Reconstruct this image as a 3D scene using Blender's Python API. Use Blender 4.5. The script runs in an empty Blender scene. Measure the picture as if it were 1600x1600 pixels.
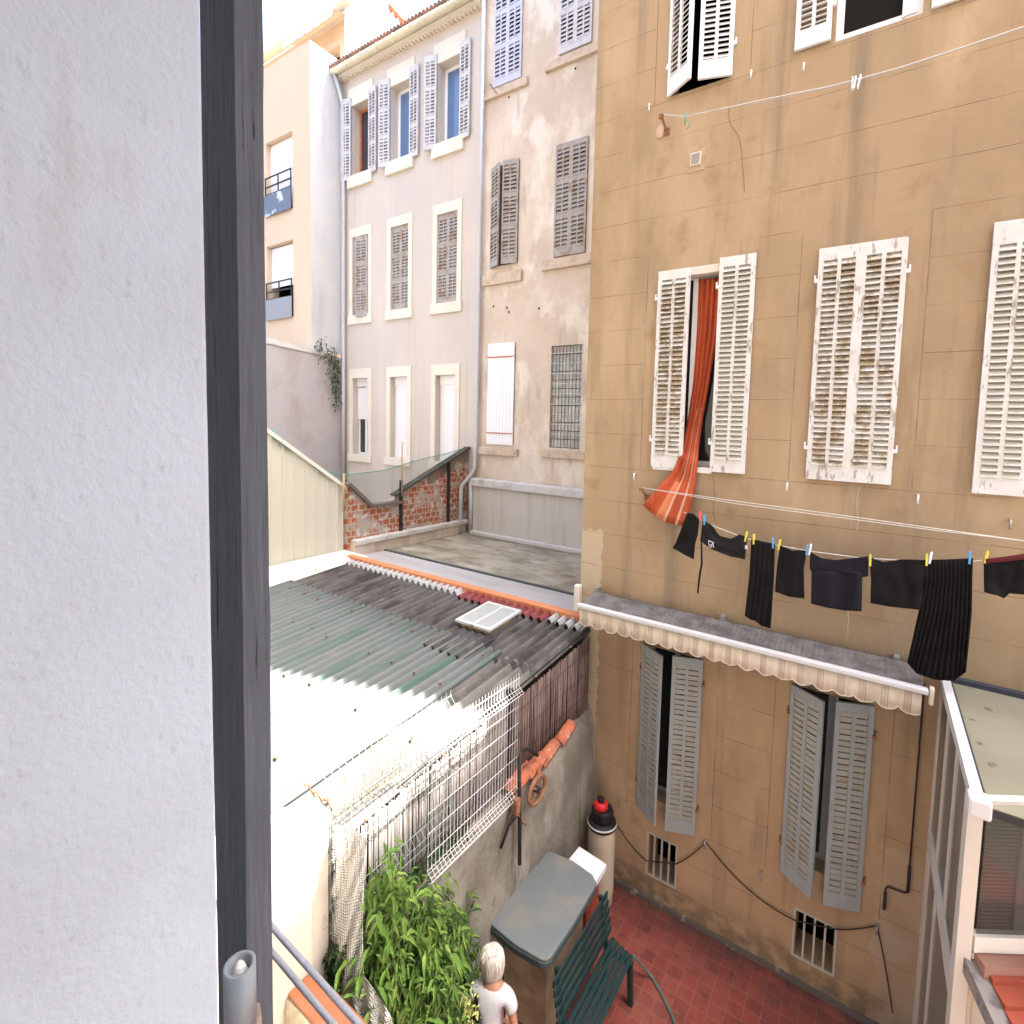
import bpy, bmesh, math, random
from mathutils import Vector, Matrix, noise
random.seed(7)
rad = math.radians
S = bpy.context.scene
C = S.collection

# ------------------------------------------------------------------ camera
YAW, PITCH, ROLL = 0.4983, 0.0632, 0.0365
F, PX, PY = 735.089, 965.3655, 721.6458
cyw, syw, cp, sp = math.cos(YAW), math.sin(YAW), math.cos(PITCH), math.sin(PITCH)
fwd = Vector((-syw * cp, cyw * cp, -sp))
rt0 = Vector((cyw, syw, 0)); up0 = rt0.cross(fwd)
rt = math.cos(ROLL) * rt0 + math.sin(ROLL) * up0
up = -math.sin(ROLL) * rt0 + math.cos(ROLL) * up0
cd = bpy.data.cameras.new('camera'); cam = bpy.data.objects.new('camera', cd); C.objects.link(cam)
m3 = Matrix((rt, up, -fwd)).transposed()
cam.matrix_world = m3.to_4x4()
cd.sensor_width = 36; cd.sensor_fit = 'HORIZONTAL'; cd.lens = F / 1600 * 36
cd.shift_x = (800 - PX) / 1600; cd.shift_y = (PY - 800) / 1600
cd.clip_start = 0.01; cd.clip_end = 500
S.camera = cam

# ------------------------------------------------------------------ light
SUN = Vector((0.44, 0.225, 1.0)).normalized()
w = bpy.data.worlds.new('World'); S.world = w; w.use_nodes = True
nt = w.node_tree; nt.nodes.clear()
sky = nt.nodes.new('ShaderNodeTexSky'); sky.sky_type = 'NISHITA'; sky.sun_disc = False
sky.sun_elevation = math.asin(SUN.z); sky.sun_rotation = math.atan2(SUN.x, SUN.y)
sky.air_density = 1.0; sky.dust_density = 6.0; sky.ozone_density = 1.0
bg = nt.nodes.new('ShaderNodeBackground'); bg.inputs[1].default_value = 0.15
wo = nt.nodes.new('ShaderNodeOutputWorld')
tint = nt.nodes.new('ShaderNodeMix'); tint.data_type = 'RGBA'; tint.blend_type = 'MULTIPLY'; tint.inputs[0].default_value = 1; tint.inputs[7].default_value = (.97, 1.0, 1.03, 1)
nt.links.new(sky.outputs[0], tint.inputs[6]); nt.links.new(tint.outputs[2], bg.inputs[0]); nt.links.new(bg.outputs[0], wo.inputs[0])
sl = bpy.data.lights.new('sun', 'SUN'); sl.energy = 4.5; sl.angle = rad(0.5); sl.color = (1, 0.965, 0.915)
so = bpy.data.objects.new('sun', sl); C.objects.link(so)
so.rotation_euler = SUN.to_track_quat('Z', 'Y').to_euler(); so.location = (0, 0, 30)
S.view_settings.view_transform = 'Standard'; S.view_settings.look = 'None'
S.view_settings.exposure = 2.68; S.view_settings.gamma = 1
S.cycles.max_bounces = 8; S.cycles.diffuse_bounces = 5; S.cycles.transparent_max_bounces = 16
S.cycles.use_denoising = True

# ------------------------------------------------------------------ helpers
def ray(x, y):
    return rt * ((x - PX) / F) - up * ((y - PY) / F) + fwd
def atY(Y, x, y):
    d = ray(x, y); return d * (Y / d.y)
def atX(X, x, y):
    d = ray(x, y); return d * (X / d.x)
def atZ(Z, x, y):
    d = ray(x, y); return d * (Z / d.z)

def resample2(P, n):
    out = []
    for i in range(n):
        t = i / (n - 1) * (len(P) - 1); k = min(int(t), len(P) - 2); f = t - k
        out.append((P[k][0] * (1 - f) + P[k + 1][0] * f, P[k][1] * (1 - f) + P[k + 1][1] * f))
    return out
class MB:
    def __init__(s): s.v = []; s.f = []; s.m = []; s.mi = 0; s.sm = []; s.smooth = False
    def add(s, vs, fs):
        b = len(s.v); s.v += [Vector(p) for p in vs]
        for f in fs: s.f.append([b + i for i in f]); s.m.append(s.mi); s.sm.append(s.smooth)
    def quad(s, a, b, c, d): s.add([a, b, c, d], [(0, 1, 2, 3)])
    def poly(s, pts): s.add(pts, [tuple(range(len(pts)))])
    def box(s, x0, x1, y0, y1, z0, z1, M=None):
        vs = [Vector((x, y, z)) for z in (z0, z1) for y in (y0, y1) for x in (x0, x1)]
        if M is not None: vs = [M @ p for p in vs]
        s.add(vs, [(0, 2, 3, 1), (4, 5, 7, 6), (0, 1, 5, 4), (2, 6, 7, 3), (0, 4, 6, 2), (1, 3, 7, 5)])
    def bar(s, a, b, w, h, up=Vector((0, 0, 1))):
        a = Vector(a); b = Vector(b); d = (b - a); L = d.length; d.normalize()
        if abs(d.dot(up)) > .98: up = Vector((0, 1, 0))
        x = d.cross(up).normalized(); y = x.cross(d)
        M = Matrix((x, d, y)).transposed().to_4x4(); M.translation = a
        s.box(-w / 2, w / 2, 0, L, -h / 2, h / 2, M)
    def tube(s, pts, r, n=8, cap=True):
        pts = [Vector(p) for p in pts]; rs = r if isinstance(r, (list, tuple)) else [r] * len(pts)
        b = len(s.v); k = len(pts); px = None
        for i, p in enumerate(pts):
            d = (pts[min(i + 1, k - 1)] - pts[max(i - 1, 0)]).normalized()
            if px is None:
                ref = Vector((0, 0, 1)) if abs(d.z) < .9 else Vector((1, 0, 0)); px = d.cross(ref).normalized()
            px = (px - d * px.dot(d)).normalized(); py = d.cross(px)
            for j in range(n):
                a = 2 * math.pi * j / n; s.v.append(p + (px * math.cos(a) + py * math.sin(a)) * rs[i])
        for i in range(k - 1):
            for j in range(n):
                j2 = (j + 1) % n
                s.f.append([b + i * n + j, b + i * n + j2, b + (i + 1) * n + j2, b + (i + 1) * n + j]); s.m.append(s.mi); s.sm.append(True)
        if cap:
            s.f.append([b + j for j in range(n)][::-1]); s.m.append(s.mi); s.sm.append(False)
            s.f.append([b + (k - 1) * n + j for j in range(n)]); s.m.append(s.mi); s.sm.append(False)
    def lathe(s, c, prof, n=24, sx=1, sy=1):
        c = Vector(c); b = len(s.v); k = len(prof)
        for r, z in prof:
            for j in range(n):
                a = 2 * math.pi * j / n; s.v.append(c + Vector((math.cos(a) * r * sx, math.sin(a) * r * sy, z)))
        for i in range(k - 1):
            for j in range(n):
                j2 = (j + 1) % n
                s.f.append([b + i * n + j, b + i * n + j2, b + (i + 1) * n + j2, b + (i + 1) * n + j]); s.m.append(s.mi); s.sm.append(True)
        s.f.append([b + j for j in range(n)][::-1]); s.m.append(s.mi); s.sm.append(False)
        s.f.append([b + (k - 1) * n + j for j in range(n)]); s.m.append(s.mi); s.sm.append(False)
    def prism(s, pts, ext):
        n = len(pts); ext = Vector(ext); a = [Vector(p) for p in pts]
        s.add(a + [p + ext for p in a], [tuple(range(n))[::-1], tuple(range(n, 2 * n))] + [(i, (i + 1) % n, n + (i + 1) % n, n + i) for i in range(n)])
    def grid(s, rows, cmat=None):
        b = len(s.v); nr = len(rows); nc = len(rows[0])
        for r in rows: s.v += [Vector(p) for p in r]
        for i in range(nr - 1):
            for j in range(nc - 1):
                s.f.append([b + i * nc + j, b + (i + 1) * nc + j, b + (i + 1) * nc + j + 1, b + i * nc + j + 1])
                s.m.append(cmat(j, i) if cmat else s.mi); s.sm.append(True)
    def build(s, name, mats, parent=None, kind=None, bevel=0, solid=0, origin=None):
        if not isinstance(mats, (list, tuple)): mats = [mats]
        me = bpy.data.meshes.new(name)
        xs = [p.x for p in s.v]; ys = [p.y for p in s.v]; zs = [p.z for p in s.v]
        o3 = Vector(origin) if origin is not None else Vector(((min(xs) + max(xs)) / 2, (min(ys) + max(ys)) / 2, min(zs)))
        me.from_pydata([p - o3 for p in s.v], [], s.f)
        for m in mats: me.materials.append(m)
        me.polygons.foreach_set('material_index', s.m)
        me.polygons.foreach_set('use_smooth', s.sm)
        me.update()
        bm = bmesh.new(); bm.from_mesh(me); bmesh.ops.recalc_face_normals(bm, faces=bm.faces[:]); bm.to_mesh(me); bm.free()
        ob = bpy.data.objects.new(name, me); C.objects.link(ob)
        place(ob, o3, parent)
        if kind: ob['kind'] = kind
        if solid:
            md = ob.modifiers.new('thickness', 'SOLIDIFY'); md.thickness = solid; md.offset = 0
        if bevel:
            md = ob.modifiers.new('bevel', 'BEVEL'); md.width = bevel; md.segments = 2; md.limit_method = 'ANGLE'
        return ob
WO = {}
def place(ob, wpos, parent):
    WO[ob] = Vector(wpos)
    if parent is not None:
        ob.parent = parent; ob.location = WO[ob] - WO[parent]
    else: ob.location = wpos
def tag(o, label, cat, group=None):
    o['label'] = label; o['category'] = cat
    if group: o['group'] = group
    return o
def thing(name, label, cat, loc, group=None):
    o = bpy.data.objects.new(name, None); C.objects.link(o); place(o, loc, None); o.empty_display_size = .2
    return tag(o, label, cat, group)

# ------------------------------------------------------------------ materials
def mat(name, col, rough=.85, layers=(), bump=(), metal=0., alpha=None, spec=.3, extra=None, trans=0.):
    m = bpy.data.materials.new(name); m.use_nodes = True; t = m.node_tree; N = t.nodes; L = t.links
    b = N['Principled BSDF']; b.inputs['Roughness'].default_value = rough; b.inputs['Metallic'].default_value = metal
    b.inputs['Specular IOR Level'].default_value = spec
    if trans: b.inputs['Transmission Weight'].default_value = trans
    geo = N.new('ShaderNodeNewGeometry'); pos = geo.outputs['Position']
    cur = None
    base = (*col, 1)
    for (c2, sc, lo, hi, amt) in layers:
        mp = N.new('ShaderNodeMapping'); mp.inputs['Scale'].default_value = sc if isinstance(sc, tuple) else (sc, sc, sc)
        L.new(pos, mp.inputs[0])
        nz = N.new('ShaderNodeTexNoise'); nz.inputs['Scale'].default_value = 1; nz.inputs['Detail'].default_value = 6
        nz.inputs['Roughness'].default_value = .6
        mp.inputs['Location'].default_value = (random.uniform(0, 50),) * 3
        L.new(mp.outputs[0], nz.inputs[0])
        r = N.new('ShaderNodeMapRange'); r.inputs['From Min'].default_value = lo; r.inputs['From Max'].default_value = hi
        r.inputs['To Max'].default_value = amt; r.clamp = True
        L.new(nz.outputs[0], r.inputs[0])
        mx = N.new('ShaderNodeMix'); mx.data_type = 'RGBA'
        L.new(r.outputs[0], mx.inputs[0])
        if cur is None: mx.inputs[6].default_value = base
        else: L.new(cur, mx.inputs[6])
        mx.inputs[7].default_value = (*c2, 1); cur = mx.outputs[2]
    if extra:
        cur = extra(t, pos, cur, base)
    if cur is None: b.inputs['Base Color'].default_value = base
    else: L.new(cur, b.inputs['Base Color'])
    prev = None
    for (sc, st, dist) in bump:
        mp = N.new('ShaderNodeMapping'); mp.inputs['Scale'].default_value = sc if isinstance(sc, tuple) else (sc, sc, sc)
        L.new(pos, mp.inputs[0])
        nz = N.new('ShaderNodeTexNoise'); nz.inputs['Scale'].default_value = 1; nz.inputs['Detail'].default_value = 4
        L.new(mp.outputs[0], nz.inputs[0])
        bp = N.new('ShaderNodeBump'); bp.inputs['Strength'].default_value = st; bp.inputs['Distance'].default_value = dist
        L.new(nz.outputs[0], bp.inputs['Height'])
        if prev is not None: L.new(prev, bp.inputs['Normal'])
        prev = bp.outputs[0]
    if prev is not None: L.new(prev, b.inputs['Normal'])
    if alpha is not None: b.inputs['Alpha'].default_value = alpha
    return m
def mathn(t, op, a, b=None, c=None):
    n = t.nodes.new('ShaderNodeMath'); n.operation = op
    for i, v in enumerate((a, b, c)):
        if v is None: continue
        if isinstance(v, (int, float)): n.inputs[i].default_value = v
        else: t.links.new(v, n.inputs[i])
    return n.outputs[0]
def sepxyz(t, pos):
    n = t.nodes.new('ShaderNodeSeparateXYZ'); t.links.new(pos, n.inputs[0]); return n.outputs
def mixc(t, fac, a, b):
    n = t.nodes.new('ShaderNodeMix'); n.data_type = 'RGBA'
    if isinstance(fac, float): n.inputs[0].default_value = fac
    else: t.links.new(fac, n.inputs[0])
    for i, v in ((6, a), (7, b)):
        if isinstance(v, tuple): n.inputs[i].default_value = v if len(v) == 4 else (*v, 1)
        else: t.links.new(v, n.inputs[i])
    return n.outputs[2]
def noisen(t, pos, sc, lo, hi, amt=1., det=5, loc=0.):
    mp = t.nodes.new('ShaderNodeMapping'); mp.inputs['Scale'].default_value = sc if isinstance(sc, tuple) else (sc,) * 3
    mp.inputs['Location'].default_value = (loc,) * 3
    t.links.new(pos, mp.inputs[0]); nz = t.nodes.new('ShaderNodeTexNoise'); nz.inputs['Scale'].default_value = 1; nz.inputs['Detail'].default_value = det
    t.links.new(mp.outputs[0], nz.inputs[0])
    r = t.nodes.new('ShaderNodeMapRange'); r.inputs['From Min'].default_value = lo; r.inputs['From Max'].default_value = hi; r.inputs['To Max'].default_value = amt
    t.links.new(nz.outputs[0], r.inputs[0]); return r.outputs[0]
def band(t, v, c, hw):   # 1 inside |v-c|<hw
    return mathn(t, 'LESS_THAN', mathn(t, 'ABSOLUTE', mathn(t, 'SUBTRACT', v, c)), hw)

def ochre_extra(t, pos, cur, base):
    x, y, z = sepxyz(t, pos)
    # slight wobble of the scored joints
    wob = noisen(t, pos, (1.5, 1.5, 1.5), 0, 1, .012)
    zz = mathn(t, 'ADD', z, wob)
    fr = mathn(t, 'FRACT', mathn(t, 'DIVIDE', mathn(t, 'ADD', zz, 10 * .4945 - .463 - .006), .4945))
    h = mathn(t, 'LESS_THAN', fr, .019)
    # joints stop beside the window openings
    up1 = mathn(t, 'GREATER_THAN', z, -.53)
    ins = None
    for a in (-2.9, -.9, 1.12):
        k = mathn(t, 'MULTIPLY', mathn(t, 'GREATER_THAN', x, a), mathn(t, 'LESS_THAN', x, a + 1.28))
        ins = k if ins is None else mathn(t, 'ADD', ins, k)
    rows = None
    for a, b in ((-.5, 2.45), (4.43, 7.4), (-5.5, -3.0)):
        k = mathn(t, 'MULTIPLY', mathn(t, 'GREATER_THAN', z, a), mathn(t, 'LESS_THAN', z, b))
        rows = k if rows is None else mathn(t, 'ADD', rows, k)
    inside = mathn(t, 'MULTIPLY', ins, rows)
    h = mathn(t, 'MULTIPLY', h, mathn(t, 'SUBTRACT', 1, inside))
    vv = None
    for a in (-2.9, -.9, 1.12):
        for b in (a, a + 1.28):
            k = band(t, x, b, .006); vv = k if vv is None else mathn(t, 'ADD', vv, k)
    vv = mathn(t, 'MULTIPLY', vv, rows)
    ln = mathn(t, 'MINIMUM', mathn(t, 'ADD', h, vv), 1)
    ln = mathn(t, 'MULTIPLY', ln, noisen(t, pos, 2.2, .32, .60, .62, loc=4))
    fine = noisen(t, pos, 120., .3, .7, .16, 2)
    cur = mixc(t, fine, cur, (.22, .16, .10))
    # grime low on the wall, patchy repair plaster at the left corner and by the veranda
    low = t.nodes.new('ShaderNodeMapRange'); low.inputs['From Min'].default_value = -6.2; low.inputs['From Max'].default_value = -6.8
    t.links.new(z, low.inputs[0])
    g = mathn(t, 'MULTIPLY', low.outputs[0], noisen(t, pos, 5., .35, .62, 1.))
    cur = mixc(t, mathn(t, 'MINIMUM', g, .55), cur, (.07, .065, .05))
    c1 = mathn(t, 'MULTIPLY', mathn(t, 'LESS_THAN', mathn(t, 'ADD', x, noisen(t, pos, 7., .2, .8, .12)), -3.42),
               mathn(t, 'LESS_THAN', mathn(t, 'ADD', z, noisen(t, pos, 3., .2, .8, .2)), -1.35))
    cur = mixc(t, mathn(t, 'MULTIPLY', c1, .75), cur, (.52, .44, .32))
    c2 = mathn(t, 'MULTIPLY', mathn(t, 'GREATER_THAN', mathn(t, 'SUBTRACT', x, noisen(t, pos, 3., .2, .8, .3)), .2),
               mathn(t, 'MULTIPLY', mathn(t, 'LESS_THAN', z, -4.6), noisen(t, pos, 2., .3, .6, .55)))
    cur = mixc(t, c2, cur, (.43, .37, .30))
    return mixc(t, ln, cur, (.13, .085, .05))

def brick_extra(t, pos, cur, base):
    x, y, z = sepxyz(t, pos)
    cmb = t.nodes.new('ShaderNodeCombineXYZ'); t.links.new(y, cmb.inputs[0]); t.links.new(z, cmb.inputs[1])
    bt = t.nodes.new('ShaderNodeTexBrick'); t.links.new(cmb.outputs[0], bt.inputs[0])
    bt.inputs['Scale'].default_value = 1; bt.inputs['Brick Width'].default_value = .17; bt.inputs['Row Height'].default_value = .14
    bt.inputs['Mortar Size'].default_value = .014; bt.inputs['Color1'].default_value = (.42, .10, .045, 1); bt.inputs['Color2'].default_value = (.30, .15, .09, 1)
    bt.inputs['Mortar'].default_value = (.42, .36, .30, 1); bt.inputs['Bias'].default_value = -.1
    c = mixc(t, noisen(t, pos, 2.4, .5, .57, .9), bt.outputs[0], (.40, .35, .31))
    c = mixc(t, noisen(t, pos, 7., .56, .62, .9), c, (.55, .5, .45))
    ztop = mathn(t, 'SUBTRACT', z, mathn(t, 'MULTIPLY', mathn(t, 'SUBTRACT', y, 7.4), .40))
    m = mathn(t, 'MULTIPLY', mathn(t, 'GREATER_THAN', mathn(t, 'ADD', ztop, noisen(t, pos, 2., .2, .8, .6)), -1.55), mathn(t, 'GREATER_THAN', y, 8.2))
    c = mixc(t, mathn(t, 'MULTIPLY', m, .9), c, (.23, .18, .15))
    c = mixc(t, noisen(t, pos, (1., 1., 1.4), .58, .75, .8, loc=3), c, (.06, .06, .045))
    return c

def tile_extra(t, pos, cur, base):
    x, y, z = sepxyz(t, pos)
    cmb = t.nodes.new('ShaderNodeCombineXYZ'); t.links.new(x, cmb.inputs[0]); t.links.new(y, cmb.inputs[1])
    bt = t.nodes.new('ShaderNodeTexBrick'); t.links.new(cmb.outputs[0], bt.inputs[0]); bt.offset = 0
    bt.inputs['Scale'].default_value = 1; bt.inputs['Brick Width'].default_value = .19; bt.inputs['Row Height'].default_value = .15
    bt.inputs['Mortar Size'].default_value = .0035; bt.inputs['Color1'].default_value = (.25, .056, .038, 1); bt.inputs['Color2'].default_value = (.165, .040, .031, 1)
    bt.inputs['Mortar'].default_value = (.25, .12, .10, 1); bt.inputs['Mortar Smooth'].default_value = .3
    c = mixc(t, noisen(t, pos, 3., .45, .75, .5), bt.outputs[0], (.29, .105, .08))
    c = mixc(t, noisen(t, pos, 9., .5, .8, .5, loc=9), c, (.07, .024, .02))
    c = mixc(t, noisen(t, pos, (1.2, 2.5, 1), .70, .715, .8, loc=2), c, (.36, .31, .29))
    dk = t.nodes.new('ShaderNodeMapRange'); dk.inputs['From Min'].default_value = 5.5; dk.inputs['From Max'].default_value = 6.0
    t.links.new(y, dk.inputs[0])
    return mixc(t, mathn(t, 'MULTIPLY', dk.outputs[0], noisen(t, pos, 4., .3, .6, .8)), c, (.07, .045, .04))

def stripes_extra(axis, period, cols):
    def fn(t, pos, cur, base):
        v = sepxyz(t, pos)[axis]
        fr = mathn(t, 'FRACT', mathn(t, 'DIVIDE', v, period))
        c = cur if cur is not None else base
        for (a, b, col, amt) in cols:
            k = mathn(t, 'MULTIPLY', mathn(t, 'GREATER_THAN', fr, a), mathn(t, 'LESS_THAN', fr, b))
            c = mixc(t, mathn(t, 'MULTIPLY', k, amt), c, col)
        return c
    return fn
def reed_extra(t, pos, cur, base):
    x, y, z = sepxyz(t, pos)
    cmb = t.nodes.new('ShaderNodeCombineXYZ')
    t.links.new(mathn(t, 'MULTIPLY', y, 55), cmb.inputs[0]); t.links.new(mathn(t, 'MULTIPLY', z, 1.2), cmb.inputs[1])
    return mixc(t, noisen(t, cmb.outputs[0], 1., .35, .65, 1., 2), cur, (.10, .065, .05))

M = {}
M['ochre'] = mat('ochre_plaster', (.415, .300, .185), .92, [((.31, .225, .14), .45, .42, .66, .9), ((.50, .37, .235), (1.2, 1.2, .35), .5, .68, .8), ((.23, .18, .125), (2.6, 2.6, .22), .53, .70, .85), ((.30, .20, .11), 2.6, .58, .72, .6)],
                 [(90., .5, .006), (6., .12, .02)], extra=ochre_extra, spec=.1)
M['pink'] = mat('pink_stained_plaster', (.62, .53, .44), .92, [((.52, .42, .335), .7, .42, .6, .8), ((.72, .65, .57), (1.4, 1.4, .8), .5, .62, .8), ((.40, .33, .28), (2.6, 2.6, .6), .56, .68, .7), ((.52, .39, .31), 3.2, .62, .7, .6)],
                [(25., .3, .01), (3., .15, .03)], spec=.1)
M['cream'] = mat('pale_beige_render', (.57, .50, .44), .92, [((.50, .455, .42), .35, .4, .65, .8), ((.44, .385, .34), (2.2, 2.2, .12), .55, .75, .8), ((.64, .57, .51), (1.5, 1.5, .2), .55, .7, .5)],
                 [(50., .2, .006)], spec=.1)
M['plum'] = mat('mauve_grey_render', (.40, .38, .39), .92, [((.34, .27, .25), (1.1, .9, .6), .5, .66, .8), ((.48, .42, .40), .5, .5, .7, .6), ((.22, .20, .19), (3., 3., .6), .66, .8, .7)], [(30., .2, .01)], spec=.1)
M['surround'] = mat('cream_window_surround', (.68, .63, .54), .9, [((.58, .52, .43), 2., .5, .75, .6)], [(40., .15, .005)])
M['beige'] = mat('modern_beige_render', (.60, .47, .34), .9, [((.52, .44, .37), (1.5, 1.5, .25), .5, .7, .6)], [(60., .15, .004)])
M['gable'] = mat('bare_grey_gable_render', (.55, .55, .56), .9, [((.42, .42, .43), (2., 2., .3), .5, .7, .7), ((.62, .60, .57), 1.2, .52, .7, .6)], [(20., .2, .01)])
M['greywall'] = mat('streaked_grey_cement', (.52, .50, .47), .9, [((.38, .37, .34), (3., 3., .25), .5, .68, .8), ((.25, .24, .21), (4., 4., .2), .62, .78, .8)], [(25., .2, .01)])
M['coping'] = mat('weathered_coping', (.55, .54, .53), .85, [((.30, .29, .27), (3., 3., 3.), .5, .7, .8)], [(20., .3, .01)])
M['mossy'] = mat('mossy_concrete_wall', (.27, .245, .20), .95, [((.16, .14, .115), (1.8, 1.8, 1.), .42, .58, .85), ((.15, .16, .09), 1.3, .54, .66, .7), ((.36, .33, .285), (3., 3., .8), .55, .68, .8), ((.10, .09, .075), (5., 5., 2.), .6, .72, .8)],
                [(12., .6, .03), (50., .3, .006)], spec=.1)
M['terrace'] = mat('lichened_roof_screed', (.36, .33, .26), .95, [((.19, .17, .13), (.9, 2., 1.), .42, .6, .85), ((.44, .42, .38), (1.5, 2.5, 1.), .55, .7, .7), ((.22, .13, .09), (1.2, 3., 1.), .6, .7, .8), ((.42, .40, .37), 6., .66, .75, .5)], [(9., .4, .02)], spec=.1)
M['band'] = mat('grey_membrane', (.40, .39, .39), .8, [((.32, .31, .30), (.6, 3., 1.), .45, .65, .7)], [(8., .1, .01)])
M['orange'] = mat('terracotta_edging', (.58, .22, .10), .8, [((.50, .30, .20), 2.5, .5, .7, .6)], [(20., .3, .006)])
M['smoothtile'] = mat('smooth_orange_tile', (.34, .125, .06), .8, [((.30, .17, .12), 3., .5, .7, .7)], [(20., .3, .006)])
M['etern'] = mat('grey_fibre_cement', (.115, .109, .105), .95, [((.04, .037, .035), (5., 1.6, 1.), .42, .62, .85), ((.17, .165, .16), (14., 4., 2.), .6, .68, .7), ((.12, .095, .075), 2.2, .6, .7, .5)], [(60., .5, .006)], spec=.1)
M['greenroof'] = mat('green_grey_roof_sheet', (.115, .15, .138), .85, [((.15, .158, .155), (6.3, .35, 1.), .42, .52, .9), ((.075, .125, .10), (6.3, .4, 1.), .56, .62, .8), ((.20, .20, .18), (8., 2., 1.), .6, .7, .6)], [(60., .2, .004)], spec=.2)
M['flash'] = mat('pale_flashing', (.42, .43, .43), .7, [((.3, .3, .3), 3., .5, .7, .6)])
M['redflash'] = mat('dark_red_flashing', (.22, .05, .05), .7, [((.32, .14, .12), 3., .5, .7, .6)])
M['clad'] = mat('cream_steel_cladding', (.58, .55, .45), .55, [((.52, .50, .42), (2., 2., .3), .5, .7, .5)])
M['cladflash'] = mat('cream_flashing', (.68, .67, .60), .55)
M['brick'] = mat('old_brick', (.4, .15, .1), .95, [], [(14., .8, .03), (50., .4, .01)], extra=brick_extra, spec=.1)
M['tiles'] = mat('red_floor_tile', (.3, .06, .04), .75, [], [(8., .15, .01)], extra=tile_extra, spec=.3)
M['claytile'] = mat('red_clay_roof_tile', (.27, .055, .027), .7, [((.20, .05, .035), 3., .5, .7, .8), ((.3, .17, .12), 9., .64, .7, .6)], [(20., .3, .008)])
M['oldtile'] = mat('old_clay_tile', (.47, .15, .08), .85, [((.25, .12, .08), 6., .5, .65, .8), ((.52, .42, .36), 14., .6, .66, .8)], [(20., .4, .01)])
M['whitepaint'] = mat('flaking_white_paint', (.72, .71, .70), .75, [((.60, .58, .55), 4., .4, .6, .6), ((.33, .29, .25), (16., 16., 5.), .58, .63, .85)], [(60., .3, .003)])
M['whiteslat'] = mat('weathered_white_slat', (.62, .59, .53), .85, [((.36, .27, .16), (5., 5., 7.), .46, .56, .9), ((.70, .68, .65), (30., 30., 9.), .55, .62, .7)], [(60., .3, .003)])
M['creamslat'] = mat('dull_cream_slat', (.58, .56, .49), .8, [((.45, .40, .32), (5., 5., 8.), .60, .68, .6)])
M['whiteclean'] = mat('clean_white_paint', (.74, .74, .76), .6, [((.62, .60, .58), (20., 20., 6.), .62, .7, .6)])
M['blueshut'] = mat('blue_grey_paint', (.29, .33, .34), .7, [((.24, .26, .27), (10., 10., 3.), .5, .65, .6), ((.45, .46, .44), (20., 20., 6.), .68, .74, .5)])
M['blueslat'] = mat('blue_grey_weathered_slat', (.33, .34, .31), .8, [((.25, .19, .13), (3., 3., 9.), .58, .66, .6), ((.42, .42, .39), 9., .55, .7, .5)])
M['greyshut'] = mat('bare_grey_shutter_wood', (.35, .32, .30), .85, [((.26, .17, .10), (3., 3., 4.), .52, .62, .7), ((.45, .43, .42), 8., .55, .65, .6)])
M['lavshut'] = mat('lavender_shutter_paint', (.50, .51, .62), .75, [((.42, .42, .47), 6., .5, .65, .5)])
M['paleshut'] = mat('pale_grey_shutter_paint', (.56, .55, .57), .8, [((.42, .41, .42), 5., .5, .62, .6)])
M['pvc'] = mat('white_pvc', (.80, .80, .82), .4)
M['rollwhite'] = mat('white_roller_shutter', (.78, .77, .79), .5)
M['glassdark'] = mat('dark_window_glass', (.02, .025, .03), .08, spec=.8)
M['glassblue'] = mat('sky_reflecting_glass', (.10, .17, .30), .12, spec=.8)
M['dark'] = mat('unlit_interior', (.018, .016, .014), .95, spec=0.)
M['interior'] = mat('dim_room', (.05, .045, .035), .95, spec=0.)
M['metal'] = mat('galvanised_steel', (.38, .38, .38), .45, metal=.6)
M['zinc'] = mat('zinc_downpipe', (.50, .51, .53), .5, [((.38, .38, .39), 3., .5, .7, .6)], metal=.2)
M['gutter'] = mat('cream_gutter', (.66, .61, .45), .6, [((.52, .47, .35), 2., .5, .7, .6)])
M['iron'] = mat('dark_iron', (.035, .035, .035), .6, [((.12, .06, .035), 12., .55, .65, .8)], metal=.4)
M['rust'] = mat('rusty_iron', (.22, .11, .06), .85, [((.35, .17, .09), 20., .5, .6, .8)])
M['wire'] = mat('white_coated_wire', (.74, .74, .73), .5)
M['greenwire'] = mat('green_coated_wire', (.08, .32, .24), .5)
M['palewire'] = mat('faded_green_wire', (.40, .50, .45), .6)
M['rustwire'] = mat('rusty_mesh_wire', (.32, .20, .11), .8)
M['reed'] = mat('dry_reed', (.29, .22, .19), .9, [((.20, .13, .115), 4., .4, .6, .6)], extra=reed_extra, spec=.1)
M['reedgrey'] = mat('silver_grey_reed', (.30, .28, .25), .9, [((.13, .115, .10), 4., .4, .6, .6)], extra=lambda t, p, c, b_: mixc(t, .45, reed_extra(t, p, c, b_), (.40, .37, .34)), spec=.1)
M['stucco'] = mat('white_roughcast', (.60, .665, .73), .95, [((.55, .605, .66), 4., .42, .62, .8), ((.50, .51, .50), (9., 9., 2.), .62, .74, .6), ((.4, .43, .47), (60., 60., 30.), .62, .7, .35)], [((30., 30., 18.), .3, .006), ((100., 100., 70.), .6, .0035), ((260., 260., 260.), .5, .0015)], spec=.1)
M['postwood'] = mat('slate_painted_timber', (.125, .137, .155), .75, [((.10, .11, .125), (50., 50., 4.), .45, .6, .8), ((.02, .018, .018), (90., 90., 2.5), .64, .67, .95), ((.15, .16, .18), (60., 60., 5.), .6, .7, .6)], [((120., 120., 4.), .9, .008)])
M['creamwall'] = mat('cream_garden_render', (.62, .55, .45), .9, [((.52, .46, .38), 2., .45, .65, .7)], [(30., .2, .006)])
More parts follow.
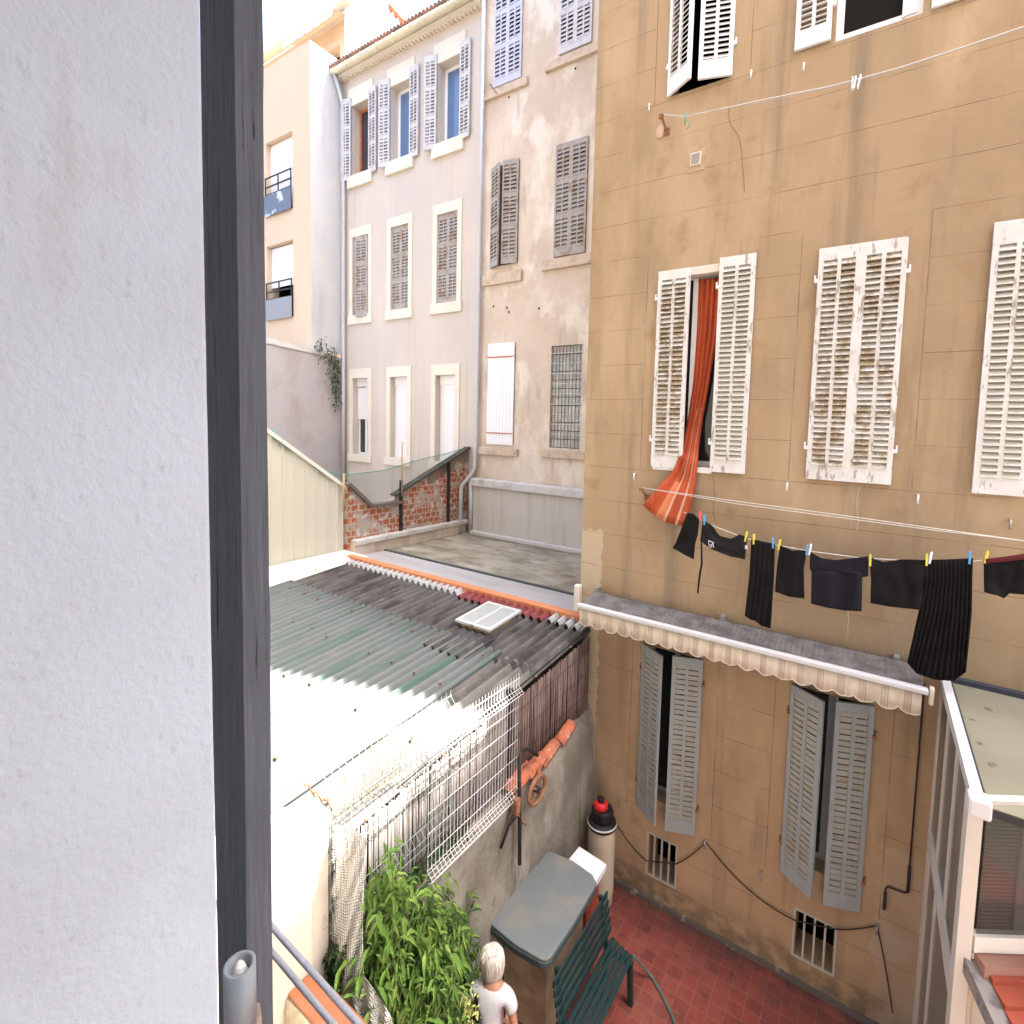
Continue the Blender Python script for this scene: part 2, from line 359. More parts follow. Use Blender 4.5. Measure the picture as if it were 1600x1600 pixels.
M['stone'] = mat('mossy_stone', (.42, .37, .25), .95, [((.22, .22, .12), 4., .5, .62, .8), ((.5, .46, .36), 9., .5, .65, .6)], [(15., .6, .02)])
M['pvcpipe'] = mat('grey_pvc', (.30, .33, .35), .45)
M['rope'] = mat('grey_rope', (.38, .39, .42), .8, [], [((200., 200., 200.), .8, .003)])
M['black'] = mat('black_cotton', (.010, .010, .010), .95, [((.016, .015, .016), 6., .4, .6, .7)], spec=.1)
M['navy'] = mat('faded_navy_jersey', (.016, .016, .022), .95, spec=.1)
M['charcoal'] = mat('charcoal_jersey', (.019, .019, .020), .95, spec=.1)
M['wine'] = mat('wine_red_waistband', (.10, .015, .018), .9)
M['curtain'] = mat('orange_sheer_curtain', (.44, .085, .03), .9, [((.26, .04, .018), (9., 9., 1.2), .5, .65, .7)])
M['curtainpale'] = mat('pale_curtain_stripe', (.62, .38, .28), .8)
M['curtainthin'] = mat('thin_orange_voile', (.58, .20, .09), .8)
M['awn'] = mat('striped_awning_cloth', (.64, .57, .47), .9, [((.47, .39, .30), (3., 3., 2.), .5, .7, .7)], extra=stripes_extra(0, .205, [(.05, .10, (.32, .23, .18), .7), (.13, .30, (.40, .32, .25), .6), (.33, .38, (.32, .23, .18), .7), (.20, .22, (.58, .5, .4), .8)]))
M['awnroll'] = mat('grimy_awning_fold', (.16, .15, .145), .95, [((.09, .085, .08), (6., 6., 6.), .45, .6, .8), ((.26, .22, .20), (12., 12., 12.), .6, .7, .6)], [(20., .5, .01)])
M['alu'] = mat('white_aluminium', (.55, .55, .56), .35)
M['verframe'] = mat('cream_veranda_frame', (.56, .52, .46), .5, [((.46, .42, .36), 3., .5, .7, .5)])
M['poly'] = mat('dusty_polycarbonate', (.23, .215, .155), .6, [((.18, .17, .125), 1.5, .45, .65, .6), ((.07, .065, .055), (7., 7., 7.), .64, .69, .8)])
M['dusty'] = mat('dusty_glass', (.16, .155, .14), .25, [((.24, .23, .21), (2., 2., .5), .45, .6, .7)], spec=.5, alpha=.55)
M['plasticgreen'] = mat('green_grey_plastic_lid', (.145, .165, .17), .55, [((.22, .20, .175), 2.3, .45, .65, .7)], [(40., .08, .003)])
M['liddark'] = mat('dark_lid_rim', (.05, .07, .075), .5)
M['blockwork'] = mat('tan_rendered_block', (.42, .34, .22), .95, [((.22, .17, .12), 3., .45, .65, .8), ((.36, .31, .22), 7., .55, .7, .6)], [(20., .4, .01)])
M['white'] = mat('white_enamel', (.66, .67, .72), .4)
M['redplastic'] = mat('red_plastic', (.55, .02, .025), .35)
M['orangered'] = mat('brick_red_plastic', (.35, .07, .04), .5)
M['blackplastic'] = mat('black_plastic', (.012, .012, .014), .5)
M['drum'] = mat('yellowed_plastic_drum', (.52, .47, .36), .6, [((.42, .36, .26), (3., 3., 1.), .45, .65, .7)])
M['bench'] = mat('dark_green_bench_paint', (.009, .033, .034), .45)
M['hose'] = mat('green_hose', (.09, .15, .13), .5)
M['cable'] = mat('black_cable', (.03, .025, .025), .7)
M['leaf'] = mat('citrus_leaf', (.13, .235, .045), .75, [((.25, .34, .08), 6., .5, .62, .85), ((.04, .10, .02), 4., .55, .7, .8), ((.30, .32, .06), 9., .68, .72, .8)])
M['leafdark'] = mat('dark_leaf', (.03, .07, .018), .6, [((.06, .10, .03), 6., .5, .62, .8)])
M['twig'] = mat('twig_bark', (.16, .12, .08), .9)
M['net'] = mat('white_plastic_net', (.62, .60, .55), .6)
M['greennet'] = mat('green_shade_net', (.06, .15, .11), .9, alpha=.28)
M['skin'] = mat('tanned_skin', (.36, .17, .105), .55)
M['blouse'] = mat('white_blouse', (.50, .49, .50), .9, [((.38, .37, .38), 8., .5, .65, .4)], [(9., .45, .03)])
M['hair'] = mat('pale_blond_hair', (.64, .60, .52), .6, [((.30, .23, .15), (40., 40., 5.), .5, .6, .8)], [((120., 120., 8.), .6, .006)])
M['redcloth'] = mat('red_cloth', (.35, .04, .02), .9)
M['ghouse'] = mat('far_white_render', (.8, .79, .77), .9)
M['glassblock'] = mat('mottled_glass_block', (.26, .27, .26), .25, [((.44, .44, .43), (5., 5., 3.), .5, .58, .8), ((.36, .22, .17), (2., 2., 2.), .5, .62, .7)], spec=.6)
M['peg'] = {'pink': mat('pink_peg', (.7, .12, .2), .5), 'blue': mat('blue_peg', (.10, .36, .62), .5), 'yellow': mat('yellow_peg', (.68, .62, .08), .5), 'white': mat('white_peg', (.75, .78, .82), .5)}
M['lettering'] = mat('white_print', (.6, .6, .6), .8)
M['ground'] = mat('packed_earth', (.16, .13, .10), .95, [((.10, .08, .06), 1., .4, .6, .7)])

# ------------------------------------------------------------------ facade
def facade(b, X0, X1, Z0, Z1, Y, holes, depth=.22, thick=.35, mi=0):
    b.mi = mi
    xs = sorted({X0, X1, *[h[0] for h in holes], *[h[1] for h in holes]}); zs = sorted({Z0, Z1, *[h[2] for h in holes], *[h[3] for h in holes]})
    xs = [x for x in xs if X0 <= x <= X1]; zs = [z for z in zs if Z0 <= z <= Z1]
    for i in range(len(xs) - 1):
        for j in range(len(zs) - 1):
            cx, cz = (xs[i] + xs[i + 1]) / 2, (zs[j] + zs[j + 1]) / 2
            if any(h[0] < cx < h[1] and h[2] < cz < h[3] for h in holes): continue
            b.quad((xs[i], Y, zs[j]), (xs[i + 1], Y, zs[j]), (xs[i + 1], Y, zs[j + 1]), (xs[i], Y, zs[j + 1]))
    for (a, c, e, f) in holes:
        f = min(f, Z1)
        b.quad((a, Y, e), (a, Y + thick, e), (a, Y + thick, f), (a, Y, f)); b.quad((c, Y, e), (c, Y, f), (c, Y + thick, f), (c, Y + thick, e))
        b.quad((a, Y, e), (c, Y, e), (c, Y + thick, e), (a, Y + thick, e)); b.quad((a, Y, f), (a, Y + thick, f), (c, Y + thick, f), (c, Y, f))
def shell(b, X0, X1, Z0, Z1, Y0, Y1, mi=0):     # left, right, back, top of a building body
    b.mi = mi
    b.quad((X0, Y0, Z0), (X0, Y0, Z1), (X0, Y1, Z1), (X0, Y1, Z0)); b.quad((X1, Y0, Z0), (X1, Y1, Z0), (X1, Y1, Z1), (X1, Y0, Z1))
    b.quad((X0, Y1, Z0), (X0, Y1, Z1), (X1, Y1, Z1), (X1, Y1, Z0)); b.quad((X0, Y0, Z1), (X1, Y0, Z1), (X1, Y1, Z1), (X0, Y1, Z1))
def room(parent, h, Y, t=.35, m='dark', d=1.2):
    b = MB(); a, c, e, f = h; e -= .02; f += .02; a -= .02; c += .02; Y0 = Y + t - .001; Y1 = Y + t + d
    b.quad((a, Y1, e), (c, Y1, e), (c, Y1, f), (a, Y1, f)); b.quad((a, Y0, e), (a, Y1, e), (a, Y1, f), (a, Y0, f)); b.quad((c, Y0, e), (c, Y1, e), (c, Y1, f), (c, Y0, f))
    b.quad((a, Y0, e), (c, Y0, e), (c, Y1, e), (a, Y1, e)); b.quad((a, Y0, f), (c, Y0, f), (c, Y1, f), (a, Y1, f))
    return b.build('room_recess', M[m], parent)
def window(parent, x0, x1, z0, z1, Y, depth=.2, fm='pvc', gm='glassdark', mull=True, fw=.06, sill=None, lab=None):
    b = MB(); y0, y1 = Y + depth, Y + depth + .06
    b.box(x0, x0 + fw, y0, y1, z0, z1); b.box(x1 - fw, x1, y0, y1, z0, z1)
    b.box(x0 + fw, x1 - fw, y0, y1, z0, z0 + fw); b.box(x0 + fw, x1 - fw, y0, y1, z1 - fw, z1)
    if mull: cx = (x0 + x1) / 2; b.box(cx - fw * .7, cx + fw * .7, y0 - .01, y1 - .003, z0 + fw, z1 - fw)
    o = b.build('window', M[fm], parent)
    g = MB(); g.box(x0 + fw, x1 - fw, y0 + .02, y0 + .03, z0 + fw, z1 - fw); g.build('pane', M[gm], o)
    return o
def shutter(parent, hx, hy, z0, z1, wd, ang=0., side=1, fm='whitepaint', sm='whiteslat', sections=1, pitch=.062, tilt=38, name='shutter', label=None, gap=0, top=.12, bot=.18, st=.055, hinges=True, mid=True, tilt_back=0):
    """leaf hinged at (hx,hy); side=+1 extends to +X, -1 to -X; ang = degrees opened away from the wall"""
    a = rad(-ang) if side > 0 else rad(180 + ang)
    Rm = Matrix.Translation((hx, hy, 0)) @ Matrix.Rotation(a, 4, 'Z')
    ys = (-.02, .02)
    if side < 0: Rm = Rm @ Matrix.Scale(-1, 4, (0, 1, 0))
    b = MB(); t = .036
    b.box(0, st, -t / 2, t / 2, z0, z1, Rm); b.box(wd - st, wd, -t / 2, t / 2, z0, z1, Rm)
    b.box(st, wd - st, -t / 2 + .002, t / 2 - .002, z0, z0 + bot, Rm); b.box(st, wd - st, -t / 2 + .002, t / 2 - .002, z1 - top, z1, Rm)
    H = z1 - top - (z0 + bot); secs = []
    rail = .12
    sh = (H - (sections - 1) * rail) / sections
    for k in range(sections):
        s0 = z0 + bot + k * (sh + rail); secs.append((s0, s0 + sh))
        if k: b.box(st, wd - st, -t / 2 + .002, t / 2 - .002, s0 - rail, s0, Rm)
    if mid:
        for s0, s1 in secs: b.box(wd / 2 - st * .38, wd / 2 + st * .38, -t / 2 + .001, t / 2 - .004, s0, s1, Rm)
    fr = b.build(name, M[fm], parent)
    if label: fr['label'] = label
    q = MB(); cols = [(st, wd / 2 - st * .38), (wd / 2 + st * .38, wd - st)] if mid else [(st, wd - st)]
    for s0, s1 in secs:
        n = max(2, int((s1 - s0) / pitch)); p = (s1 - s0) / n
        for c0, c1 in cols:
            for i in range(n):
                zc = s0 + (i + .5) * p; hh = p * (.80 - gap)
                dr = random.uniform(-.12, .12)
                T = Rm @ Matrix.Translation((0, 0, zc)) @ Matrix.Rotation(-rad(tilt) + dr * .5, 4, 'X') @ Matrix.Rotation(random.uniform(-.012, .012), 4, 'Y')
                q.box(c0, c1, -.0035, .0035, -hh, hh, T)
    q.build('louvre_slats', M[sm], fr)
    if hinges:
        for zz in (z0 + .35, z1 - .38):
            g = MB(); g.box(-.035, .01, -.024, .024, zz, zz + .04, Rm); g.box(-.04, -.02, -.01, .01, zz + .01, zz + .085, Rm)
            g.build('hinge', M['whiteclean'] if fm != 'blueshut' else M['rust'], fr)
    return fr

# ================================================================== SETTING
b = MB(); b.quad((-120, -120, -6.95), (120, -120, -6.95), (120, 120, -6.95), (-120, 120, -6.95)); b.build('ground', M['ground'], kind='structure')
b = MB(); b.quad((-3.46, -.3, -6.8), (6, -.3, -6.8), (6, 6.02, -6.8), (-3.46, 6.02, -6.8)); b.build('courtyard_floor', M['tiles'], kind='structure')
# grey skirting channel along the ochre wall foot
b = MB(); b.box(-3.44, .78, 5.955, 5.997, -6.798, -6.74); b.build('gutter_strip', mat('damp_cement', (.12, .10, .09), .9, [((.3, .27, .25), (6., 6., 6.), .58, .62, .7)]), kind='structure')

# ---- ochre building
och = thing('ochre_building', 'large ochre plastered apartment house with louvred shutters and awning behind the courtyard', 'building', (-.7, 6, -6.8))
colA, colB, colC = (-2.72, -1.84), (-.70, .18), (1.32, 2.2)
holes = []
for c in (colA, colB, colC):
    holes += [(c[0] + .02, c[1] - .02, -.42, 2.16), (c[0] + .02, c[1] - .02, 4.47, 6.35)]
for c in (colA, colB): holes.append((c[0] + .02, c[1] - .02, -5.25, -3.02))
vents = [(-2.52, -2.11, -6.39, -5.79), (-.495, -.065, -6.44, -5.86)]
holes += vents
b = MB(); facade(b, -3.84, 9, -6.95, 6.4, 6, holes)  # right end lengthened out of view to shade the veranda roof
def wtop(x): return 6.6 if x >= .5 else (6.6 + (.5 - x) * 2.3 if x > -1.58 else 11.38)
b.poly([(-3.84, 6, 6.4), (9, 6, 6.4), (9, 6, 6.6), (.5, 6, 6.6), (-3.84, 6, 16.58)])  # unseen raked top, shaped to cast the shadow edge on the shed roof
b.quad((-3.84, 6, -6.95), (-3.84, 6, 16.58), (-3.84, 14, 16.58), (-3.84, 14, -6.95))
b.quad((9, 6, -6.95), (9, 14, -6.95), (9, 14, 6.6), (9, 6, 6.6))
b.poly([(-3.84, 14, -6.95), (-3.84, 14, 16.58), (.5, 14, 6.6), (9, 14, 6.6), (9, 14, -6.95)])
b.mi = 1
b.quad((-3.84, 6, 16.58), (.5, 6, 6.6), (.5, 14, 6.6), (-3.84, 14, 16.58)); b.quad((.5, 6, 6.6), (9, 6, 6.6), (9, 14, 6.6), (.5, 14, 6.6))
b.build('wall', [M['ochre'], M['oldtile']], och)
for h in holes: room(och, h, 6, m='dark')
# first floor, window with the curtain
window(och, colA[0] + .02, colA[1] - .02, -.42, 2.16, 6, .16, 'pvc', 'glassdark', mull=False, fw=.07).children[0].hide_render = False
bb = MB(); bb.box(colA[0] + .02, colA[1] - .02, 5.985, 6.16, -.5, -.425); bb.build('window_sill', M['pvc'], och)
bb = MB(); bb.box(colA[0], colA[1], 5.99, 6.14, 2.10, 2.2); bb.build('lintel_board', M['surround'], och)
shutter(och, colA[0], 5.975, -.46, 2.19, .455, 0, 1, tilt=42, label='flaking white shutter, closed half of the curtained window')
shutter(och, colA[1] - .03, 5.965, -.47, 2.25, .45, 0, 1, fm='whitepaint', sm='creamslat', tilt=38, label='white shutter folded back beside the orange curtain')
shutter(och, colB[0] - .0, 5.975, -.47, 2.19, .44, 0, 1, tilt=40, top=.14, label='peeling white shutter with brown bare slats')
shutter(och, colB[1] + .0, 5.975, -.47, 2.19, .44, 0, -1, tilt=40, top=.14, label='peeling white shutter with brown bare slats')
shutter(och, colC[0], 5.965, -.49, 2.2, .42, 0, -1, sm='creamslat', tilt=38, top=.22, label='white shutter folded back at the right edge')
window(och, colC[0] + .02, colC[1] - .02, -.42, 2.16, 6, .16)
# second floor
shutter(och, colA[0] + .02, 5.98, 4.46, 6.38, .43, 27, 1, fm='whiteclean', sm='whiteclean', tilt=38, bot=.22, gap=.1, label='pale lavender white shutter swung ajar')
shutter(och, colA[1] - .0, 5.98, 4.47, 6.38, .42, 15, -1, fm='whiteclean', sm='whiteclean', tilt=38, bot=.22, gap=.1, label='pale lavender white shutter swung ajar')
window(och, colB[0] + .02, colB[1] - .02, 4.48, 6.34, 6, .05, 'pvc', 'dark', mull=False, fw=.08)
bb = MB(); bb.box(-.03, .10, 6.03, 6.05, 4.53, 6.3); bb.box(-.03, -.01, 6.0, 6.03, 4.5, 6.34); bb.build('casement', M['pvc'], och)
shutter(och, colB[0] - .02, 5.965, 4.49, 6.38, .385, 0, -1, fm='whiteclean', sm='whiteclean', tilt=65, bot=.2, label='white shutter folded flat beside the open upper window')
shutter(och, colB[1] + .05, 5.965, 4.46, 6.38, .385, 0, 1, fm='whiteclean', sm='whiteclean', tilt=65, bot=.2)
window(och, colC[0] + .02, colC[1] - .02, 4.48, 6.34, 6, .1)
# ground floor, blue grey shutters ajar
for c, lab in ((colA, 'left'), (colB, 'right')):
    shutter(och, c[0] - .01, 5.98, -5.42, -3.0, .437, 29, 1, fm='blueshut', sm='blueslat', tilt=-6, gap=.365, pitch=.07, bot=.16, top=.1)
    shutter(och, c[1] - .0, 5.98, -5.49, -3.0, .41, 18, -1, fm='blueshut', sm='blueslat', tilt=-6, gap=.365, pitch=.07, bot=.18, top=.1)
    window(och, c[0] + .02, c[1] - .02, -5.25, -3.02, 6, .2, 'blueshut', 'glassdark')
for (a, c, e, f) in vents:
    b = MB()
    for k in range(5):
        x = a - .02 + (c - a + .04) * k / 4; b.box(x - .012, x + .012, 5.985, 6.01, e - .02, f + .02)
    b.box(a - .008, c + .008, 5.988, 6.007, e - .03, e - .006); b.box(a - .008, c + .008, 5.988, 6.007, f + .006, f + .03)
    b.build('vent_grille', mat('pale_painted_bars', (.42, .42, .38), .6), och)
# small vent plate with plaster patch
b = MB(); b.box(-2.39, -2.15, 5.992, 6.0, 3.42, 3.74); b.build('plaster_patch', mat('pale_patch', (.47, .35, .23), .95, [((.40, .27, .16), 9., .45, .6, .9)]), och)
b = MB(); b.box(-2.34, -2.20, 5.972, 5.993, 3.49, 3.65); v = b.build('vent_plate', M['surround'], och)
b = MB()
for k in range(9): b.box(-2.325, -2.215, 5.966, 5.974, 3.505 + k * .015, 3.511 + k * .015)
b.build('vent_slats', M['metal'], v)
b = MB(); b.lathe((-2.80, 5.992, 4.05), [(.001, -.09), (.055, -.06), (.06, 0), (.05, .06), (.001, .1)], 12, 1, .08); b.build('plaster_patch', mat('pink_filler', (.55, .38, .27), .95), och)
# shutter stays, one by one
for (x, y) in ((993, 742), (1231, 757), (1434, 776), (1017, 168), (1175, 117), (1257, 106), (970, 1250), (1103, 1314), (1190, 1363), (1370, 1445), (1577, 815)):
    p = atY(6, x, y); b = MB(); b.tube([p + Vector((0, 0, .02)), p + Vector((0, -.05, .02)), p + Vector((0, -.055, -.07))], .011, 6); b.build('shutter_stay', M['whiteclean'] if y < 800 else M['metal'], och)
# thin conduit with black elbow by the veranda
b = MB(); b.tube([(.63, 5.975, -2.6), (.63, 5.975, -4.72)], .010, 6); b.tube([(.63, 5.972, -4.70), (.63, 5.972, -5.0)], .018, 6); b.tube([(.63, 5.975, -5.0), (.60, 5.975, -5.03), (.44, 5.975, -5.04), (.42, 5.975, -5.08), (.42, 5.975, -5.14)], .010, 6); b.tube([(.42, 5.972, -5.12), (.42, 5.972, -5.32)], .018, 6)
b.build('conduit', M['cable'], och)
for cr in ([(1114, 745), (1117, 770), (1114, 800), (1118, 815)], [(1342, 760), (1339, 790), (1341, 815), (1338, 830)], [(1140, 165), (1138, 185), (1145, 200), (1155, 215), (1160, 240), (1162, 300)], [(1326, 955), (1325, 975), (1324, 1000)]):
    b = MB(); b.tube([atY(5.9985, x + random.uniform(-1, 1), y) for x, y in resample2(cr, 14)], .0028, 4); b.build('plaster_crack', mat('crack_line', (.55, .50, .42) if cr[0][0] > 1300 else (.16, .12, .08), .9), och)
# sagging cables between fixings
def sag(p, q, s, n=14):
    p = Vector(p); q = Vector(q); return [p.lerp(q, i / n) - Vector((0, 0, s * 4 * (i / n) * (1 - i / n))) for i in range(n + 1)]
pts = []
segs = [((965, 1290), (1010, 1345), .05), ((1010, 1345), (1057, 1350), .0), ((1057, 1350), (1103, 1316), .03), ((1103, 1316), (1242, 1438), .13), ((1242, 1438), (1306, 1452), 0), ((1306, 1452), (1370, 1446), .02), ((1370, 1446), (1397, 1600), -.06)]
for a, c, s_ in segs:
    pts += sag(atY(5.965, *a), atY(5.965, *c), s_, 10)[:-1]
b = MB(); b.tube(pts, .0075, 6); b.build('wall_cable', M['cable'], och)

# ---- unseen tall block on the right, added to shade reeds and courtyard
caster = thing('shading_tower', 'unseen plain tower added behind the ochre house to shade the courtyard', 'building', (11, 12, -6.95))
b = MB(); b.box(8, 14, 7.4, 16, -6.95, 22.7); b.build('wall', M['beige'], caster)
for k in range(6):
    for q in range(3):
        b = MB(); b.box(8.8 + q * 1.8, 9.8 + q * 1.8, 7.37, 7.4, -2 + k * 4, -.2 + k * 4); b.build('window', M['glassdark'], caster)

# ---- middle (pink) building
mid = thing('pink_building', 'tall stained pink plaster house with grey shutters and glass bricks between two neighbours', 'building', (-6.8, 9.6, -6.95))
W1, W2 = (-9.3, -8.38), (-7.22, -6.3)
mh = [(W1[0], W1[1], -.43, 2.22), (W2[0], W2[1], -.45, 2.08), (W1[0], W1[1], 4.27, 6.83), (W2[0], W2[1], 4.22, 6.86), (W1[0], W1[1], 8.82, 11.5), (W2[0], W2[1], 8.95, 11.55)]
b = MB(); facade(b, -9.72, -3.8, -2.95, 13.6, 9.6, mh); shell(b, -9.72, -3.8, -2.95, 13.6, 9.6, 16)
b.build('wall', M['pink'], mid)
for h in mh: room(mid, h, 9.6, t=.3)
for (a, c, z, hh) in ((-9.62, -8.15, 8.56, .2), (-7.6, -5.95, 8.66, .2), (-9.55, -8.2, 3.78, .28), (-7.55, -6.1, 3.93, .24), (-9.6, -8.2, -.74, .2), (-7.42, -6.1, -.70, .2)):
    b = MB(); b.box(a, c, 9.52, 9.598, z, z + hh); b.build('window_sill', mat('stained_sill', (.55, .44, .34), .9, [((.36, .30, .24), 4., .5, .65, .8)]), mid, bevel=.01)
# closed white plank shutter
b = MB()
for k in range(8):
    x = W1[0] + (W1[1] - W1[0]) * k / 8; b.box(x + .004, x + .111, 9.55, 9.585, -.45, 2.24)
s_ = b.build('plank_shutter', mat('bright_white_planks', (.80, .79, .82), .6), mid); s_['label'] = 'closed bright white plank shutter'
b = MB(); b.box(W1[0], W1[1], 9.535, 9.55, -.16, -.13); b.box(W1[0], W1[1], 9.535, 9.55, 1.86, 1.89); b.build('strap_hinge', M['oldtile'], s_)
# glass brick window behind a bar grille
b = MB()
for i in range(9):
    for j in range(12):
        x = W2[0] + i * .1022; z = -.44 + j * .21; b.box(x + .008, x + .096, 9.66, 9.7, z + .008, z + .2)
g = b.build('glass_bricks', M['glassblock'], mid)
b = MB()
for i in range(10): x = W2[0] + i * .1022; b.box(x - .004, x + .004, 9.64, 9.66, -.45, 2.08)
for j in range(9): z = -.12 + j * .25; b.box(W2[0] - .03, W2[1] + .03, 9.57, 9.585, z, z + .018)
b.build('bar_grille', mat('pale_bars', (.48, .47, .46), .6), mid)
kw = dict(sections=3, pitch=.095, gap=.22, tilt=25, hinges=False)
shutter(mid, W1[0], 9.57, 4.22, 6.78, .46, 22, 1, fm='greyshut', sm='greyshut', **kw)
shutter(mid, W1[1], 9.57, 4.26, 6.85, .47, 10, -1, fm='greyshut', sm='greyshut', **kw)
shutter(mid, W2[0], 9.57, 4.22, 6.86, .46, 0, 1, fm='greyshut', sm='greyshut', **kw)
shutter(mid, W2[1], 9.57, 4.22, 6.86, .46, 0, -1, fm='greyshut', sm='greyshut', **kw)
for c, z0, z1, fm in ((W1, 8.82, 11.5, 'lavshut'), (W2, 8.95, 11.55, 'paleshut')):
    shutter(mid, c[0], 9.57, z0, z1, .46, 0, 1, fm=fm, sm=fm, **kw); shutter(mid, c[1], 9.57, z0, z1, .46, 0, -1, fm=fm, sm=fm, **kw)
for (x, y) in ((771, 477), (792, 479), (795, 486), (842, 480), (775, 150), (899, 105), (795, 150)):
    p = atY(9.59, x, y); b = MB(); b.lathe(p - Vector((0, 0, .03)), [(.001, -.03), (.03, 0), (.001, .04)], 8, 1, .3); b.build('wall_hole', M['dark'], mid)
b = MB(); b.bar(atY(9.59, 765, 131), atY(9.2, 777, 147), .02, .02); b.build('iron_stay', M['rust'], mid)

# low grey wall with coping in front of the pink house
lw = thing('parapet_wall', 'low grey streaked cement wall with pale coping along the back of the flat roof', 'wall', (-6.7, 9.45, -2.95))
b = MB(); b.box(-9.62, -3.86, 9.42, 9.59, -2.95, -1.62); b.build('wall', M['greywall'], lw)
b = MB(); b.box(-9.64, -3.86, 9.33, 9.595, -1.62, -1.40); b.build('coping', M['coping'], lw, bevel=.03)
b = MB(); b.box(-9.62, -3.86, 9.30, 9.42, -2.95, -2.84); b.build('skirting', M['coping'], lw, bevel=.02)
b = MB(); b.tube([(-9.68, 9.40, -1.5), (-9.68, 9.40, -2.94)], .055, 10); b.build('corner_pipe', M['zinc'], lw)

# ---- left pale building
lf = thing('pale_house', 'pale beige three storey house with cream window surrounds and a tiled roof', 'building', (-12.8, 9.6, -6.95))
cx3 = (-14.95, -13.02, -10.97); lh = []
for cx in cx3: lh += [(cx - .41, cx + .41, -1.05, 1.46), (cx - .41, cx + .41, 3.5, 6.0), (cx - .45, cx + .45, 7.93, 10.12)]
b = MB(); facade(b, -15.95, -9.73, -6.95, 11.15, 9.6, lh); shell(b, -15.95, -9.73, -6.95, 11.15, 9.6, 14)
b.build('wall', M['cream'], lf)
for h in lh: room(lf, h, 9.6, t=.3)
for i, cx in enumerate(cx3):
    for r, (z0, z1, o0, o1) in enumerate(((-1.29, 1.77, -1.05, 1.46), (3.21, 6.28, 3.5, 6.0))):
        b = MB(); y0, y1 = 9.57, 9.6
        b.box(cx - .58, cx - .41, y0, y1 + .0, o0, o1); b.box(cx + .41, cx + .58, y0, y1, o0, o1); b.box(cx - .58, cx + .58, y0, y1, o1, z1); b.box(cx - .62, cx + .62, y0 - .03, y1, z0, o0)
        b.build('window_surround', M['surround'], lf)
        if r == 0:
            q = MB(); zb = -1.05 if i else .12
            n = int((1.2 - zb) / .05)
            for k in range(n): q.box(cx - .40, cx + .40, 9.76, 9.775, zb + k * .05, zb + k * .05 + .046)
            q.box(cx - .40, cx + .40, 9.74, 9.8, 1.2, 1.46); q.build('roller_shutter', M['rollwhite'], lf)
            window(lf, cx - .40, cx + .40, -1.05, 1.3, 9.6, .2, 'pvc', 'glassdark')
        else:
            k2 = dict(sections=3, pitch=.09, gap=.2, tilt=25, hinges=False, top=.16, bot=.16)
            if i == 0:
                shutter(lf, cx - .41, 9.62, 3.46, 6.0, .40, -38, 1, fm='greyshut', sm='greyshut', **k2)
                shutter(lf, cx + .41, 9.55, 3.42, 5.95, .52, 6, -1, fm='greyshut', sm='greyshut', **k2)
            else:
                shutter(lf, cx - .41, 9.64, 3.5, 6.0, .41, 0, 1, fm='greyshut', sm='greyshut', **k2); shutter(lf, cx + .41, 9.64, 3.5, 6.0, .41, 0, -1, fm='greyshut', sm='greyshut', **k2)
    b = MB(); b.box(cx - .62, cx + .62, 9.57, 9.6, 10.12, 10.66); b.build('lintel', M['surround'], lf)
    b = MB(); b.box(cx - .62, cx + .62, 9.52, 9.6, 7.56, 7.93); b.build('window_sill', M['surround'], lf)
    window(lf, cx - .45, cx + .45, 7.93, 10.12, 9.6, .24, 'oldtile' if i == 0 else 'pvc', 'glassblue' if i else 'glassdark', mull=False, fw=.09)
    k3 = dict(sections=3, pitch=.085, gap=.12, tilt=30, hinges=False, top=.16, bot=.16)
    shutter(lf, cx - .46, 9.55, 7.82, 10.36, .40, 12, -1, fm='paleshut', sm='paleshut', **k3); shutter(lf, cx + .46, 9.55, 7.82, 10.36, .40, 4, 1, fm='paleshut', sm='paleshut', **k3)
# eave, gutter, tiles
b = MB(); b.box(-15.94, -9.73, 9.36, 9.6, 11.02, 11.10); 
for k in range(42): x = -15.95 + k * .15; b.box(x, x + .06, 9.50, 9.6, 10.98, 11.02)
b.build('eave', M['surround'], lf)
b = MB(); b.tube([(-15.93, 9.28, 11.12), (-9.7, 9.28, 11.12)], .10, 10)
for k in range(9): x = -15.9 + k * .75; b.tube([(x, 9.28, 11.12), (x + .03, 9.28, 11.12)], .113, 10)
b.build('gutter', M['gutter'], lf)
b = MB(); n = 42
for k in range(n):
    x = -16.1 + k * .152; c0 = Vector((x, 9.18, 11.24)); c1 = Vector((x, 14, 13.1)); b.tube([c0, c1], .066, 7)
b.quad((-16.15, 9.25, 11.16), (-9.7, 9.25, 11.16), (-9.7, 14, 13.02), (-16.15, 14, 13.02))
b.build('roof_tiles', mat('weathered_roof_tiles', (.30, .15, .11), .9, [((.12, .10, .09), 3., .45, .6, .8)]), lf)
def pipe(nm, label, pts, r, m, grp=None):
    b = MB(); b.tube(pts, r, 10); o = b.build(nm, M[m]); tag(o, label, 'drainpipe', grp); return o
pipe('drainpipe', 'thin white drainpipe down the left corner of the pale house', [(-15.86, 9.3, 11.05), (-15.8, 9.42, 10.6), (-15.72, 9.5, 10.1), (-15.72, 9.5, 7), (-15.72, 9.5, 1), (-15.72, 9.5, -2.2)], .06, 'zinc')
pp = [(-9.62, 9.5, 13.5), (-9.62, 9.5, 6), (-9.62, 9.5, -.4), (-9.64, 9.48, -1.15), (-9.72, 9.42, -1.32), (-10.0 + .12, 9.25, -1.62), (-9.86, 9.2, -1.8), (-9.86, 9.2, -2.93)]
pipe('drainpipe', 'pale drainpipe between the pale house and the pink house, bent at its foot', pp, .055, 'zinc')

